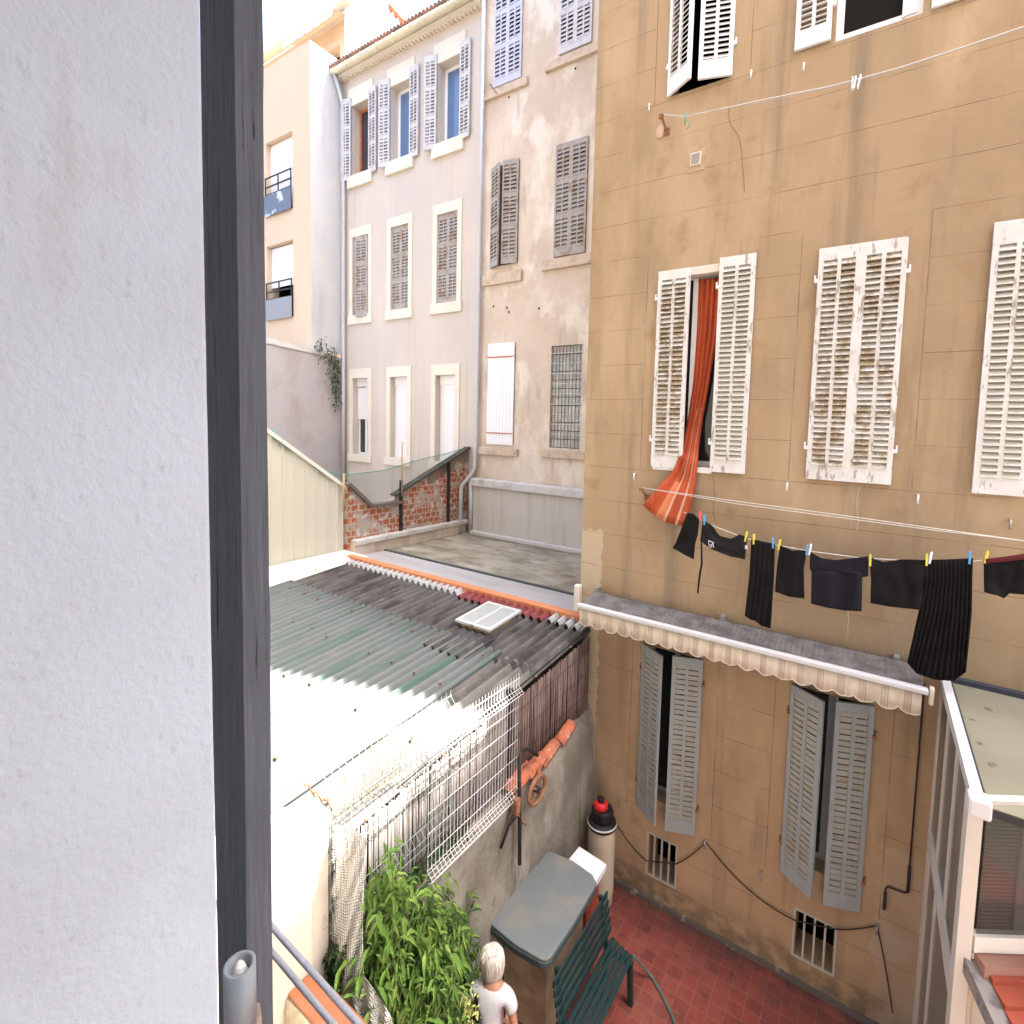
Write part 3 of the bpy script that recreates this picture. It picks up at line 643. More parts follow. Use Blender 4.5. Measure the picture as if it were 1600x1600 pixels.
# ---- modern beige building at far left
mo = thing('modern_building', 'beige modern apartment block with roller shutters and metal balconies at far left', 'building', (-19, 8.6, -6.95))
oh = [(-18.6, -16.97, 6.84, 9.24), (-18.6, -16.97, 3.4, 5.86)]
b = MB(); facade(b, -26, -15.95, -6.95, 11.64, 8.6, oh); b.quad((-26, 8.6, -6.95), (-26, 8.6, 11.64), (-26, 18, 11.64), (-26, 18, -6.95))
b.quad((-26, 8.6, 11.64), (-15.95, 8.6, 11.64), (-15.95, 8.9, 11.64), (-26, 8.9, 11.64)); b.quad((-26, 10.55, 10.9), (-15.95, 10.55, 10.9), (-15.95, 8.9, 10.9), (-26, 8.9, 10.9))
b.quad((-26, 8.9, 10.9), (-15.95, 8.9, 10.9), (-15.95, 8.9, 11.64), (-26, 8.9, 11.64))
b.mi = 1; b.quad((-15.95, 8.6, 2.25), (-15.95, 8.6, 11.64), (-15.95, 10.6, 11.64), (-15.95, 10.6, 2.25))
b.quad((-15.95, 10.6, 10.6), (-15.95, 10.6, 11.64), (-16.2, 10.6, 11.64), (-16.2, 10.6, 10.6))
b.build('wall', [M['beige'], M['gable']], mo)
for h in oh: room(mo, h, 8.6, t=.3)
for j, h in enumerate(oh):
    zb = 7.0 if j == 0 else 4.5
    q = MB(); n = int((h[3] - zb) / .06)
    for k in range(n): q.box(h[0], h[1], 8.74, 8.755, zb + k * .06, zb + k * .06 + .055)
    q.build('roller_shutter', M['rollwhite'], mo)
    r_ = MB(); zt = zb + 1.05 if j == 0 else 4.58; z0 = h[2] + .02
    zt = 8.06 if j == 0 else 4.6
    for zz in (zt, zt - .3, zt - .55): r_.box(h[0], h[1], 8.55, 8.575, zz - .02, zz + .02)
    for xx in (h[1] - .03, h[1] - .8, h[0] + .03): r_.box(xx - .02, xx + .02, 8.55, 8.575, z0, zt)
    rl = r_.build('balcony_railing', M['iron'], mo)
    p_ = MB(); p_.box(h[0], h[1], 8.53, 8.55, z0 - .06, z0 + .62); p_.build('railing_panel', mat('slate_blue_panel', (.12, .15, .20) if j == 0 else (.25, .27, .31), .6, [((.55, .6, .66), (1.4, 1.4, 1.4), .55, .58, .9)] if j == 0 else [((.32, .25, .22), 2., .5, .7, .7)]), rl)
# penthouse storey set back, with its awning and gutter beam
b = MB(); facade(b, -26, -17.05, 10.9, 14.5, 10.6, [(-18.6, -17.75, 11.6, 13.55)]); b.quad((-17.05, 10.6, 10.9), (-17.05, 10.6, 14.5), (-17.05, 15, 14.5), (-17.05, 15, 10.9)); b.quad((-26, 10.6, 14.5), (-17.05, 10.6, 14.5), (-17.05, 15, 14.5), (-26, 15, 14.5))
b.build('penthouse_wall', M['beige'], mo); room(mo, (-18.6, -17.75, 11.6, 13.55), 10.6, t=.3)
b = MB(); b.tube([(-26, 10.45, 14.62), (-16.9, 10.45, 14.62)], .16, 10); b.build('gutter', M['gutter'], mo)
b = MB(); b.tube([(-17.15, 10.5, 14.5), (-17.15, 10.5, 10.9)], .08, 8); b.build('downpipe', M['pvc'], mo)
b = MB(); rows = []
for j, (yy, zz) in enumerate(((10.5, 14.35), (10.1, 14.2), (10.05, 13.95))): rows.append([Vector((-20.5 + i * .1, yy, zz - (.06 * abs(math.sin(i * .6)) if j == 2 else 0))) for i in range(33)])
b.grid(rows); b.build('awning', M['surround'], mo)

# far white gable and chimney flues behind the pale roof
fh = thing('far_house', 'sunlit white gable wall with chimney seen over the pale roof', 'building', (-20, 16, -6.95))
b = MB(); b.prism([(-24, 17, -6.9), (-17.5, 17, -6.9), (-17.5, 17, 15.5), (-20, 17, 17.6), (-24, 17, 15.5)], (0, 4, 0)); b.build('wall', M['ghouse'], fh)
b = MB(); b.box(-19.35, -18.75, 12.6, 13.2, 12.4, 16.1); ch = b.build('chimney', M['surround'], fh); b = MB(); b.box(-19.42, -18.68, 12.53, 13.27, 16.1, 16.25); b.build('chimney_cap', M['gutter'], ch)
for k in range(4):
    b = MB(); x = -18.3 + k * .33; b.tube([(x, 13, 12.6), (x, 13, 16.7 - k * .35)], .035, 6); b.tube([(x, 13, 16.7 - k * .35), (x, 13, 16.95 - k * .35)], .10, 8); b.build('flue', M['oldtile'], fh)

# ---- mauve side wall
b = MB(); b.prism([(-15.93, 5.5, -6.95), (-15.93, 9.59, -6.95), (-15.93, 9.59, 2.15), (-15.93, 8.6, 2.26), (-15.93, 7.2, 2.42), (-15.93, 5.5, 2.5)], (-.25, 0, 0))
tag(b.build('side_wall', M['plum']), 'mauve grey rendered boundary wall with dark stains under the modern block', 'wall')
b = MB(); b.prism([(-15.90, 5.5, 2.34), (-15.90, 9.2, 2.12), (-15.90, 9.2, 2.2), (-15.90, 7.2, 2.43), (-15.9, 5.5, 2.52)], (-.3, 0, 0))
tag(b.build('wall_coping', M['coping']), 'thin grey cement coping on top of the mauve side wall', 'coping')

# ---- terrace (flat roof)
te = thing('flat_roof_building', 'single storey outbuilding with a lichen stained flat roof between the houses', 'building', (-6.9, 7.8, -6.95))
b = MB(); b.box(-10.0, -3.86, 6.0, 9.6, -6.9, -2.955); b.build('roof_slab', M['terrace'], te)
b = MB(); rows = []
b.box(-9.85, -3.86, 6.13, 6.88, -2.955, -2.925); b.build('membrane_strip', M['band'], te)
b = MB(); b.box(-9.8, -3.86, 6.86, 6.92, -2.93, -2.90); b.build('edge_joint', M['liddark'], te)
b = MB(); b.box(-10.0, -3.86, 5.99, 6.14, -2.99, -2.862); b.build('orange_edging', M['orange'], te, bevel=.01)
b = MB(); b.box(-6.2, -4.6, 6.9, 6.98, -2.953, -2.935); b.build('orange_edging', M['orange'], te)
b = MB(); b.box(-3.90, -3.80, 5.9, 6.0, -2.75, -2.35); b.build('corner_stub', M['surround'], te, bevel=.02)
# kerb below the brick wall
b = MB(); b.box(-10.0, -9.78, 6.2, 9.4, -2.68, -2.58); b.build('kerb_coping', M['coping'], te, bevel=.01)
b = MB(); b.box(-10.0, -9.86, 6.2, 9.4, -2.95, -2.68); b.build('kerb', M['pink'], te)

# ---- brick wall
bw = thing('brick_wall', 'ragged red brick wall patched with mortar left of the flat roof', 'wall', (-10.1, 7.8, -6.95))
b = MB(); b.prism([(-10, 6.12, -6.95), (-10, 9.58, -6.95), (-10, 9.58, -.62), (-10, 8.9, -.95), (-10, 8.2, -1.25), (-10, 7.42, -1.66), (-10, 7.42, -1.9), (-10, 6.75, -1.92), (-10, 6.4, -1.65), (-10, 6.12, -1.35)], (-.2, 0, 0)); b.build('brickwork', M['brick'], bw)
b = MB(); b.bar((-10.02, 7.25, -1.70), (-10.02, 9.58, -.58), .22, .035); b.build('dark_capping', mat('tar_paper', (.05, .055, .045), .9, [((.10, .11, .08), 5., .5, .65, .7)]), bw)
b = MB(); b.bar((-10.02, 6.12, -1.32), (-10.02, 6.65, -1.87), .24, .06); b.bar((-10.02, 6.65, -1.87), (-10.02, 7.42, -1.88), .24, .06); b.build('dark_capping', mat('slate_flashing', (.14, .12, .11), .8), bw)
for (yy, z1, lab) in ((7.42, -1.35, 'a'), (8.86, -.98, 'b')):
    b = MB(); b.box(-9.99, -9.93, yy - .03, yy + .03, -2.58, z1); b.build('iron_post', M['iron'], bw)
b = MB()
for (x, y, yb, r) in ((628, 690, 775, .012), (537, 740, 800, .015)):
    p = atX(-9.92, x, y); q = atX(-9.92, x, yb); b.tube([p, q], r * 1.5, 5)
b.build('cane_stake', mat('cane', (.45, .32, .16), .8), bw)
# shade net
b = MB(); rows = []
top = [(425, 672), (470, 712), (505, 735), (540, 742), (600, 735), (655, 718), (700, 708), (736, 697)]; bot = [(425, 690), (470, 722), (515, 752), (545, 775), (580, 790), (628, 772), (690, 738), (734, 712)]
def resample(P, n):
    out = []
    for i in range(n):
        t = i / (n - 1) * (len(P) - 1); k = min(int(t), len(P) - 2); f = t - k
        out.append(Vector(P[k]).lerp(Vector(P[k + 1]), f) if len(P[k]) == 3 else (P[k][0] * (1 - f) + P[k + 1][0] * f, P[k][1] * (1 - f) + P[k + 1][1] * f))
    return out
T = resample(top, 40); Bt = resample(bot, 40)
for v in range(7):
    rows.append([atX(-10.12 + .05 * math.sin(i * .8) + .04 * math.sin(v * 2 + i * .3), T[i][0] * (1 - v / 6) + Bt[i][0] * v / 6, T[i][1] * (1 - v / 6) + Bt[i][1] * v / 6) for i in range(40)])
b.grid(rows); tag(b.build('shade_net', M['greennet']), 'torn green shade netting stretched above the brick wall', 'netting')
b = MB(); b.tube([rows[0][i] for i in range(40)], .012, 4); tag(b.build('net_cord', M['greenwire']), 'thin green cord along the top of the shade netting', 'cord')

# weeds on the side wall
def leafcloud(name, label, cat, pts, n, L, m, spread, droop=.4, parent=None, W=.28, seed=1):
    R = random.Random(seed); b = MB()
    for _ in range(n):
        p = Vector(R.choice(pts)) + Vector((R.gauss(0, spread[0]), R.gauss(0, spread[1]), R.gauss(0, spread[2])))
        add_leaf(b, p, R, L, W, droop)
    return b
def add_leaf(b, p, R, L, W, droop):
    a = R.uniform(0, 2 * math.pi); l = L * R.uniform(.6, 1.25); e = R.uniform(-.9, .6) - droop
    d = Vector((math.cos(a) * math.cos(e) * .8, math.sin(a) * math.cos(e) * .7, math.sin(e))); s = d.cross(Vector((0, 0, 1)))
    if s.length < .05: s = Vector((1, 0, 0))
    s = (s.normalized() * l * W).lerp(Vector((R.uniform(-1, 1), R.uniform(-1, 1), R.uniform(-1, 1))) * l * W * .5, .3)
    u = s.cross(d).normalized() * l * .08
    c1 = p + d * l * .35 + Vector((0, 0, l * .05)); c2 = p + d * l * .72 - Vector((0, 0, l * .02)); tip = p + d * l - Vector((0, 0, l * .16))
    b.add([p, c1 - s * .5 + u, c1 - u * .5, c1 + s * .5 + u, c2 - s * .36 + u, c2 - u * .3, c2 + s * .36 + u, tip], [(0, 1, 2), (0, 2, 3), (1, 4, 5, 2), (2, 5, 6, 3), (4, 7, 5), (5, 7, 6)])
b = leafcloud('', '', '', [(-15.8, 9.05, 2.15), (-15.8, 9.2, 2.1), (-15.8, 9.3, 1.9), (-15.8, 9.25, 1.5), (-15.8, 9.32, 1.1), (-15.8, 8.8, 2.35), (-15.8, 9.3, .7)], 420, .13, 'leafdark', (.05, .08, .18), seed=3)
wd = thing('wall_weed', 'straggly green weed hanging from the top corner of the mauve side wall', 'plant', (-15.85, 9.2, 2.1))
b.build('foliage', M['leafdark'], wd)

# ---- cream steel clad wall
cl = thing('clad_lean_to', 'cream ribbed steel clad lean-to with a sloping top beside the corrugated roof', 'shed', (-10.3, 4, -6.95))
def ctop(y): return -.3 - (y - 4.72) * .811 if y > 2 else 1.9
b = MB(); y = 2.0; prof = []
while y < 6.1:
    for dy, dx in ((0, 0), (.15, 0), (.165, .028), (.19, .028), (.205, 0)):
        if y + dy <= 6.1: prof.append((y + dy, dx))
    y += .21
prof.append((6.1, 0))
rows = [[Vector((-10.1 + dx, yy, -3.0)) for yy, dx in prof], [Vector((-10.1 + dx, yy, ctop(yy))) for yy, dx in prof]]
b.grid(rows); b.sm = [False] * len(b.sm); b.box(-12.5, -10.15, 2.0, 6.1, -6.9, -2.9)
b.prism([(-10.15, 2, -2.9), (-10.15, 6.1, -2.9), (-10.15, 6.1, ctop(6.1) - .02), (-10.15, 2, ctop(2.01) - .02)], (-2.3, 0, 0))
b.build('cladding', M['clad'], cl)
b = MB(); b.bar((-10.12, 2, ctop(2.01) + .02), (-10.12, 6.13, ctop(6.13) + .02), .16, .07); b.build('verge_trim', M['cladflash'], cl)
b = MB(); b.quad((-10.06, 1.9, -2.86), (-9.62, 1.9, -3.13 - .28), (-9.62, 6.35, -2.93), (-10.06, 6.1, -2.80)); b.build('base_flashing', M['cladflash'], cl, solid=.015)

# ---- corrugated roof shed
ks = .1
def rz(y): return -2.98 - ks * (6.1 - y)
sh = thing('corrugated_shed', 'low shed with a grey and green corrugated roof in the middle', 'shed', (-6.8, 3.6, -6.95))
def corr(x0, x1, y0, y1, dz, amp=.046, wl=.158, seg=8, ny=6, jag=0):
    b = MB(); n = int((x1 - x0) / wl * seg) + 1; rows = []
    R = random.Random(5)
    for j in range(ny + 1):
        yy = y0 + (y1 - y0) * j / ny
        rows.append([Vector((x0 + wl * i / seg, yy + (0 if j else jag * noise.noise(Vector((i * .05, 0, 0)))), rz(yy) + dz + .002 + amp * math.sin(2 * math.pi * i / seg) + .006 * noise.noise(Vector((x0 + wl * i / seg, yy * .8, 1)) * 2))) for i in range(n)])
    b.grid(rows); return b
corr(-10.06, -3.62, 4.62, 6.0, .0).build('roof_sheet', M['etern'], sh, solid=.012)
corr(-10.06, -4.28, 1.0, 4.78, .040).build('roof_sheet', M['greenroof'], sh, solid=.012)['label'] = 'greenish lower roof sheets'
corr(-10.06 + 35 * .158, -3.62, 1.0, 4.75, .0).build('roof_sheet', mat('sunlit_fibre_cement', (.20, .19, .18), .95, [((.09, .085, .08), (5., 1.6, 1.), .42, .62, .8)], [(60., .5, .006)], spec=.1), sh, solid=.012)  # near strip of the same cement, sunlight put into its paler colour
b = corr(-9.9, -6.25, 5.84, 6.02, .045, ny=1); b.build('ridge_flashing', M['flash'], sh, solid=.012)
b = corr(-6.2, -4.35, 5.74, 6.04, .048, ny=1); b.build('ridge_flashing', M['redflash'], sh, solid=.012)['label'] = 'dark red flashing strip'
b = corr(-4.3, -3.62, 5.78, 6.02, .045, ny=1); b.build('ridge_flashing', M['flash'], sh, solid=.012)
b = MB()
R = random.Random(9)
for yy in (1.5, 2.3, 3.1, 3.9, 4.55, 5.3):
    for i in range(14):
        x = -9.7 + i * .158 * 3 + .04; 
        if R.random() < .75: b.lathe((x, yy + R.uniform(-.03, .03), rz(yy) + .075), [(.016, 0), (.018, .012), (.006, .022)], 6)
b.build('roof_bolts', M['rust'], sh)
# walls under the roof, shade of the verge gap put into their near-black colour
b = MB(); b.box(-10.0, -3.78, 1.3, 5.98, -6.94, -3.55); b.prism([(-3.78, 1.3, -3.55), (-3.78, 5.98, -3.55), (-3.78, 5.98, rz(5.98) - .05), (-3.78, 1.3, rz(1.3) - .05)], (-6.2, 0, 0)); b.build('wall', mat('gap_shade_boards', (.025, .022, .02), .9, [((.06, .05, .04), 4., .5, .7, .6)]), sh)
b = MB(); b.bar((-3.66, 2.7, rz(2.7) - .04), (-3.66, 5.95, rz(5.95) - .04), .04, .07); b.build('verge_shadow_strip', M['iron'], sh)  # dark bar standing for the shadow gap under the roof verge
# skylight
sk = MB(); z0 = rz(5.3) + .02
P = [(-5.36, 5.02), (-4.78, 5.02), (-4.78, 5.62), (-5.36, 5.62)]
sk.prism([Vector((x, y, rz(y) + .03)) for x, y in P], (0, 0, .11)); s1 = sk.build('skylight', mat('rusty_curb', (.22, .18, .12), .9, [((.36, .25, .12), 6., .5, .6, .8)]), sh)
q = MB()
def zr(y, d): return rz(y) + .03 + d
for (xa, xb) in ((-5.37, -5.09), (-5.05, -4.77)):
    q.prism([Vector((x, y, zr(y, .120))) for x, y in ((xa, 5.03), (xb, 5.03), (xb, 5.63), (xa, 5.63))], (0, 0, .012))
q.build('skylight_pane', mat('wired_glass', (.33, .35, .34), .3, [((.27, .29, .28), (8., 8., 8.), .5, .6, .5)]), s1)
q = MB()
for (xa, xb, ya, yb) in ((-5.42, -5.37, 4.98, 5.68), (-4.77, -4.72, 4.98, 5.68), (-5.09, -5.05, 4.98, 5.68), (-5.37, -4.77, 4.98, 5.03), (-5.37, -4.77, 5.63, 5.68)):
    q.prism([Vector((x, y, zr(y, .105))) for x, y in ((xa, ya), (xb, ya), (xb, yb), (xa, yb))], (0, 0, .035))
q.build('skylight_frame', mat('dull_white_frame', (.52, .54, .53), .5), s1)
b = corr(-5.42, -4.6, 4.40, 5.02, .062, amp=.012, ny=2); b.build('skylight_apron', M['etern'], sh, solid=.01)

# ---- garden wall with clay tile coping
gw = thing('garden_wall', 'mossy grey concrete garden wall with a sloping clay tile top', 'wall', (-3.6, 4, -6.95))
b = MB()
def gtop(y): return -4.42 + (y - 1.9) * .045 + .02 * math.sin(y * 5)
rows = []; ysg = [1.9 + i * .1 for i in range(38)]
for v in range(13):
    r_ = []
    for i, yy in enumerate(ysg):
        zz = -6.95 + (gtop(yy) + 6.95) * v / 12
        xo = -3.45 + .025 * noise.noise(Vector((yy * 2, zz * 2, 0))) + .012 * noise.noise(Vector((yy * 7, zz * 7, 3)))
        r_.append(Vector((xo, yy, zz)))
    rows.append(r_)
rows.append([Vector((-3.60, yy, gtop(yy) + .05)) for yy in ysg]); rows.append([Vector((-3.78, yy, gtop(yy) + .05)) for yy in ysg]); rows.append([Vector((-3.78, yy, -6.95)) for yy in ysg])
b.grid(rows)
arc = []
for k in range(9):
    a = k / 8 * math.pi / 2; arc.append(Vector((-3.78 + .36 * math.cos(a) ** .8, 5.55 + .0, gtop(5.6) + .12 - 1.7 * (1 - math.sin(a)) ** 1.3)))
b.prism([Vector((-3.78, 5.55, -6.95)), Vector((-3.38, 5.55, -6.95))] + arc, (0, .44, 0))
b.build('wall_body', M['mossy'], gw)
def claytile(p, q, r, nm='clay_tile', m='oldtile'):
    b = MB(); n = 9; rows = []
    p = Vector(p); q = Vector(q); d = (q - p).normalized(); s = d.cross(Vector((0, 0, 1))).normalized(); u = s.cross(d)
    for j, c in enumerate((p, q)):
        rr = r * (1 if j == 0 else .82); rows.append([c + s * math.cos(math.pi * i / n) * rr + u * math.sin(math.pi * i / n) * rr for i in range(n + 1)])
    b.grid(rows); return b.build(nm, M[m], gw, solid=.015)
for (a, c) in (((4.02, 4.42), 0), ((4.36, 4.7), .02), ((4.62, 4.98), 0), ((5.04, 5.36), .03)):
    claytile((-3.50, a[0], gtop(a[0]) + .04), (-3.50, a[1], gtop(a[1]) + .09 + c), .095)
claytile((-3.60, 4.1, gtop(4.1) + .04), (-3.60, 4.5, gtop(4.5) + .09), .08)

# ---- reed screens
def reeds(name, label, y0, y1, zb, zt, m, X, n, seed):
    R = random.Random(seed); b = MB()
    for i in range(n):
        yy = y0 + (y1 - y0) * (i + R.random() * .6) / n; r = (y1 - y0) / n * .62
        t_ = zt(yy) + R.uniform(-.03, .015); x = X + R.uniform(-.012, .012)
        b.tube([(x, yy, zb(yy)), (x + R.uniform(-.008, .008), yy + R.uniform(-.008, .008), (t_ + zb(yy)) / 2), (x, yy + R.uniform(-.008, .008), t_)], r, 5)
    o = thing(name, label, 'screen', (X, (y0 + y1) / 2, zb(y0)), 'reed screens on the garden wall')
    b.build('reeds', M[m], o)
    w_ = MB()
    for f in (.12, .37, .62, .87):
        w_.tube([(X + .02, yy, zb(yy) + (zt(yy) - zb(yy)) * f) for yy in (y0, (y0 + y1) / 2, y1)], .004, 4)
    w_.build('tie_wire', M['iron'], o)
reeds('reed_screen', 'brown reed screen between the corrugated roof and the tiled wall top', 4.24, 5.93, lambda y: -4.45, lambda y: rz(y) - .10 - (.0), 'reed', -3.60, 130, 1)
reeds('reed_screen', 'long silver grey reed screen behind the white wire fence, half in sun', 2.02, 4.14, lambda y: -4.75 + (y - 2.0) * .1, lambda y: rz(y) - .035, 'reedgrey', -3.60, 150, 2)
b = MB(); b.box(-3.66, -3.58, 4.15, 4.22, -4.45, -3.1); tag(b.build('fence_post', M['iron']), 'dark timber post between the two reed screens', 'post')

# ---- welded wire fence panels
def wirepanel(label, y0, y1, z0, z1, X, m, nv, folds, hz, r=.006, grp='welded wire fence panels on the wall', rl=.006):
    o = thing('wire_fence_panel', label, 'fence', (X, (y0 + y1) / 2, z0), grp)
    def xo(z):
        d = 0
        for fz in folds:
            if abs(z - fz) < .07: d = max(d, .07 - abs(z - fz))
        return X + d
    zs = sorted({z0, z1, *[f + k for f in folds for k in (-.07, 0, .07)]}); zs = [z for z in zs if z0 <= z <= z1]
    b = MB()
    for i in range(nv + 1):
        yy = y0 + (y1 - y0) * i / nv; b.tube([(xo(z), yy, z) for z in zs], r, 4, cap=False)
    b.build('upright_wires', M[m], o); b = MB()
    for z in hz: b.tube([(xo(z), y0 - .01, z), (xo(z), y1 + .01, z)], rl, 4)
    b.build('cross_wires', M[m], o); return o
fo = [-4.24, -3.02]
hz = [-4.30, -4.272, -4.245, -4.215, -4.185, -4.16, -4.02, -3.80, -3.60, -3.40, -3.2, -3.09, -3.06, -3.03, -3.0, -2.97, -2.86]
wirepanel('white welded wire panel with folded edges, nearest the clay tiles', 2.86, 4.10, -4.33, -2.80, -3.42, 'wire', 28, fo, hz, .0034, rl=.0042)
wirepanel('green wire panel with a rusted mesh behind the white one', 1.98, 3.22, -4.1, -2.62, -3.55, 'palewire', 22, [-2.75, -3.9], [-4.05, -3.97, -3.83, -3.45, -3.05, -2.82, -2.68], .0028, rl=.0035)
wirepanel('low rusty wire mesh along the shed verge', 1.55, 2.7, -3.2, -2.85, -3.62, 'rustwire', 16, [-3.02], [-3.19, -3.14, -3.0, -2.9], .0028, rl=.0035)
for k, (x, y) in enumerate(((477, 1225), (491, 1237), (506, 1249))):
    p = atX(-3.7, x, y); b = MB(); b.tube([p, p + Vector((0, .02, -.02)), p + Vector((0, .07, -.16))], .006, 5); b.lathe(p, [(.01, -.01), (.014, 0), (.01, .01)], 6)
    tag(b.build('wire_hook', M['rust']), ['uppermost', 'middle', 'lowest'][k] + ' of the three rusty wire hooks beside the white roof edge', 'hook', 'rusty hooks on the roof verge')

# ---- cream corner wall, low tiled wall
cw = thing('cream_wall', 'cream rendered garden wall with a chipped corner, half in sun', 'wall', (-3.7, 1.5, -6.95))
b = MB(); b.box(-3.9, -3.50, .6, 1.877, -6.95, -3.03); b.box(-3.9, -3.54, 1.877, 2.02, -6.95, -3.05); b.build('wall_body', M['creamwall'], cw, bevel=.006)
b = MB(); b.box(-3.95, -3.46, .6, 1.6, -3.03, -2.98); b.build('coping', M['coping'], cw)
tw = thing('tiled_low_wall', 'low stone wall capped with one smooth orange tile strip', 'wall', (-2.6, 1.8, -6.95))
b = MB(); b.box(-3.50, -1.2, 1.68, 1.84, -6.95, -4.19); b.build('stonework', M['stone'], tw, bevel=.02)
b = MB(); b.box(-3.495, -1.2, 1.70, 1.885, -4.19, -4.155); b.build('tile_cap', M['smoothtile'], tw, bevel=.012)

# ---- veranda
ve = thing('veranda', 'cream framed glazed veranda with a dusty plastic roof at lower right', 'veranda', (1.4, 5, -6.8))
X = .8; b = MB(); fwv = .055
def pv(y0, y1, z0, z1, t=.03): b.box(X - t, X + t, y0, y1, z0, z1)
pv(5.93, 5.99, -6.8, -2.52); pv(4.10, 4.25, -6.8, -2.50, .045); 
for (y0, y1, z0, z1) in ((5.40, 5.44, -4.2, -2.5), (4.84, 4.88, -4.2, -2.5), (5.86, 5.9, -6.8, -4.3), (5.30, 5.34, -6.8, -4.3)): pv(y0, y1, z0, z1, .022)
pv(4.25, 5.93, -4.32, -4.22); pv(4.25, 5.93, -4.19, -4.14, .02); pv(4.25, 5.93, -2.60, -2.50)
b.build('side_frame', M['verframe'], ve)
g = MB(); g.box(X - .004, X + .004, 4.25, 5.93, -4.14, -2.6); g.box(X - .004, X + .004, 4.25, 5.93, -6.8, -4.32); g.build('side_glass', M['dusty'], ve)
D = Vector((.877, .48, 0)).normalized(); A = Vector((.845, 4.13, 0))
def fp(s, z, off=0): return A + D * s + Vector((0, 0, z)) + Vector((.48, -.877, 0)) * off
b = MB(); b.bar(fp(0, -3.62), fp(2., -3.62), .06, .12); b.build('window_ledge', M['verframe'], ve)
b = MB(); b.bar(fp(0, -2.56), fp(2, -2.56), .06, .08); b.build('head_rail', M['verframe'], ve)
g = MB(); g.quad(fp(0.03, -3.56), fp(2, -3.56), fp(2, -2.6), fp(.03, -2.6)); g.build('front_glass', mat('reflective_glass', (.05, .052, .048), .1, [((.07, .07, .06), (2., 2., .6), .4, .7, .6)], spec=.7, alpha=.35), ve, solid=.01)
g = MB()
for k in range(30): g.bar(fp(.06, -3.52 + k * .03, -.03), fp(.30, -3.52 + k * .03, -.03), .01, .012)
g.build('blind', mat('grey_blind', (.11, .115, .105), .8), ve)
g = MB(); g.bar(fp(.32, -3.1, -.028), fp(.42, -3.1, -.028), .012, .9); g.build('blind_tape', mat('pale_blind', (.16, .165, .155), .8), ve)
b = MB(); b.quad(Vector((.8, 5.99, -2.50)), Vector((2.4, 5.99, -2.50)), Vector((2.4, 4.08, -2.56)), Vector((.8, 4.08, -2.56))); b.build('roof_sheet', M['poly'], ve, solid=.02)
b = MB(); b.bar((.79, 5.97, -2.455), (.79, 4.08, -2.51), .075, .09); b.build('roof_edge', M['alu'], ve)
b = MB(); b.box(.73, .87, 3.98, 4.1, -2.6, -2.46); b.build('corner_cap', M['alu'], ve, bevel=.02)
b = MB(); b.bar((.835, 5.95, -2.445), (.835, 4.1, -2.50), .022, .05); b.bar((.8, 5.95, -2.47), (2.4, 5.95, -2.47), .07, .05); b.build('dark_gasket', mat('blue_black_gasket', (.04, .045, .06), .5), ve)
b = MB(); b.bar((.87, 4.07, -2.58), (2.4, 4.07, -2.58), .01, .05); b.build('roof_drip_edge', M['iron'], ve)
b = MB(); b.quad(fp(0.05, -3.7, -.08), fp(1.8, -3.7, -.08), fp(1.8, -2.6, -.08), fp(.05, -2.6, -.08)); b.build('dark_room_sheet', mat('dim_room_sheet', (.07, .07, .062), .9, [((.035, .03, .028), (7., 7., .5), .5, .62, .8)]), ve)  # dark sheet standing for the unlit room behind the glass
b = MB(); b.quad(fp(0, -6.8), fp(2, -6.8), fp(2, -3.7), fp(0, -3.7)); b.build('base_wall', M['creamwall'], ve, solid=.03)
# tiled lean-to below it
tl = thing('tiled_lean_to', 'small lean-to with bright red clay tiles under the veranda window', 'roof', (1.2, 3.9, -6.8))
b = MB(); nx = 8
def lp(s, d, h=0): return fp(s, -3.74 - d * .45 + h, d)
for r_ in range(6):
    d0 = .02 + r_ * .11
    for k in range(nx):
        s0 = .06 + k * .24; w = .232
        b.add([lp(s0, d0 - .02, .0), lp(s0 + w, d0 - .02, .0), lp(s0 + w, d0 + .12, .045), lp(s0, d0 + .12, .045), lp(s0, d0 + .12, .0), lp(s0 + w, d0 + .12, .0)], [(0, 1, 2, 3), (3, 2, 5, 4), (0, 3, 4), (1, 5, 2)])
b.build('tiles', M['claytile'], tl)
b = MB(); b.bar(fp(0.02, -3.74, .05), fp(2, -3.74, .05), .12, .10); b.build('mortar_ridge', mat('pink_mortar', (.27, .14, .105), .9, [((.22, .10, .07), 3., .5, .7, .7)]), tl)
b = MB(); b.add([lp(-.05, 0, 0), lp(.06, 0, 0), lp(.06, .75, .0), lp(-.05, .75, 0), lp(-.05, 0, -.12), lp(.06, 0, -.12), lp(.06, .75, -.12), lp(-.05, .75, -.12)], [(0, 1, 2, 3), (0, 3, 7, 4), (1, 5, 6, 2), (3, 2, 6, 7), (4, 7, 6, 5)]); b.build('verge_mortar', mat('grey_mortar', (.20, .18, .17), .95, [((.09, .08, .08), 8., .5, .6, .8)]), tl)
b = MB(); b.quad(fp(0.03, -6.8, .7), fp(2, -6.8, .7), fp(2, -4.1, .7), fp(.03, -4.1, .7)); b.quad(fp(0.03, -6.8, .02), fp(.03, -6.8, .7), fp(.03, -4.1, .7), fp(.03, -3.8, .02)); b.build('wall', M['creamwall'], tl)

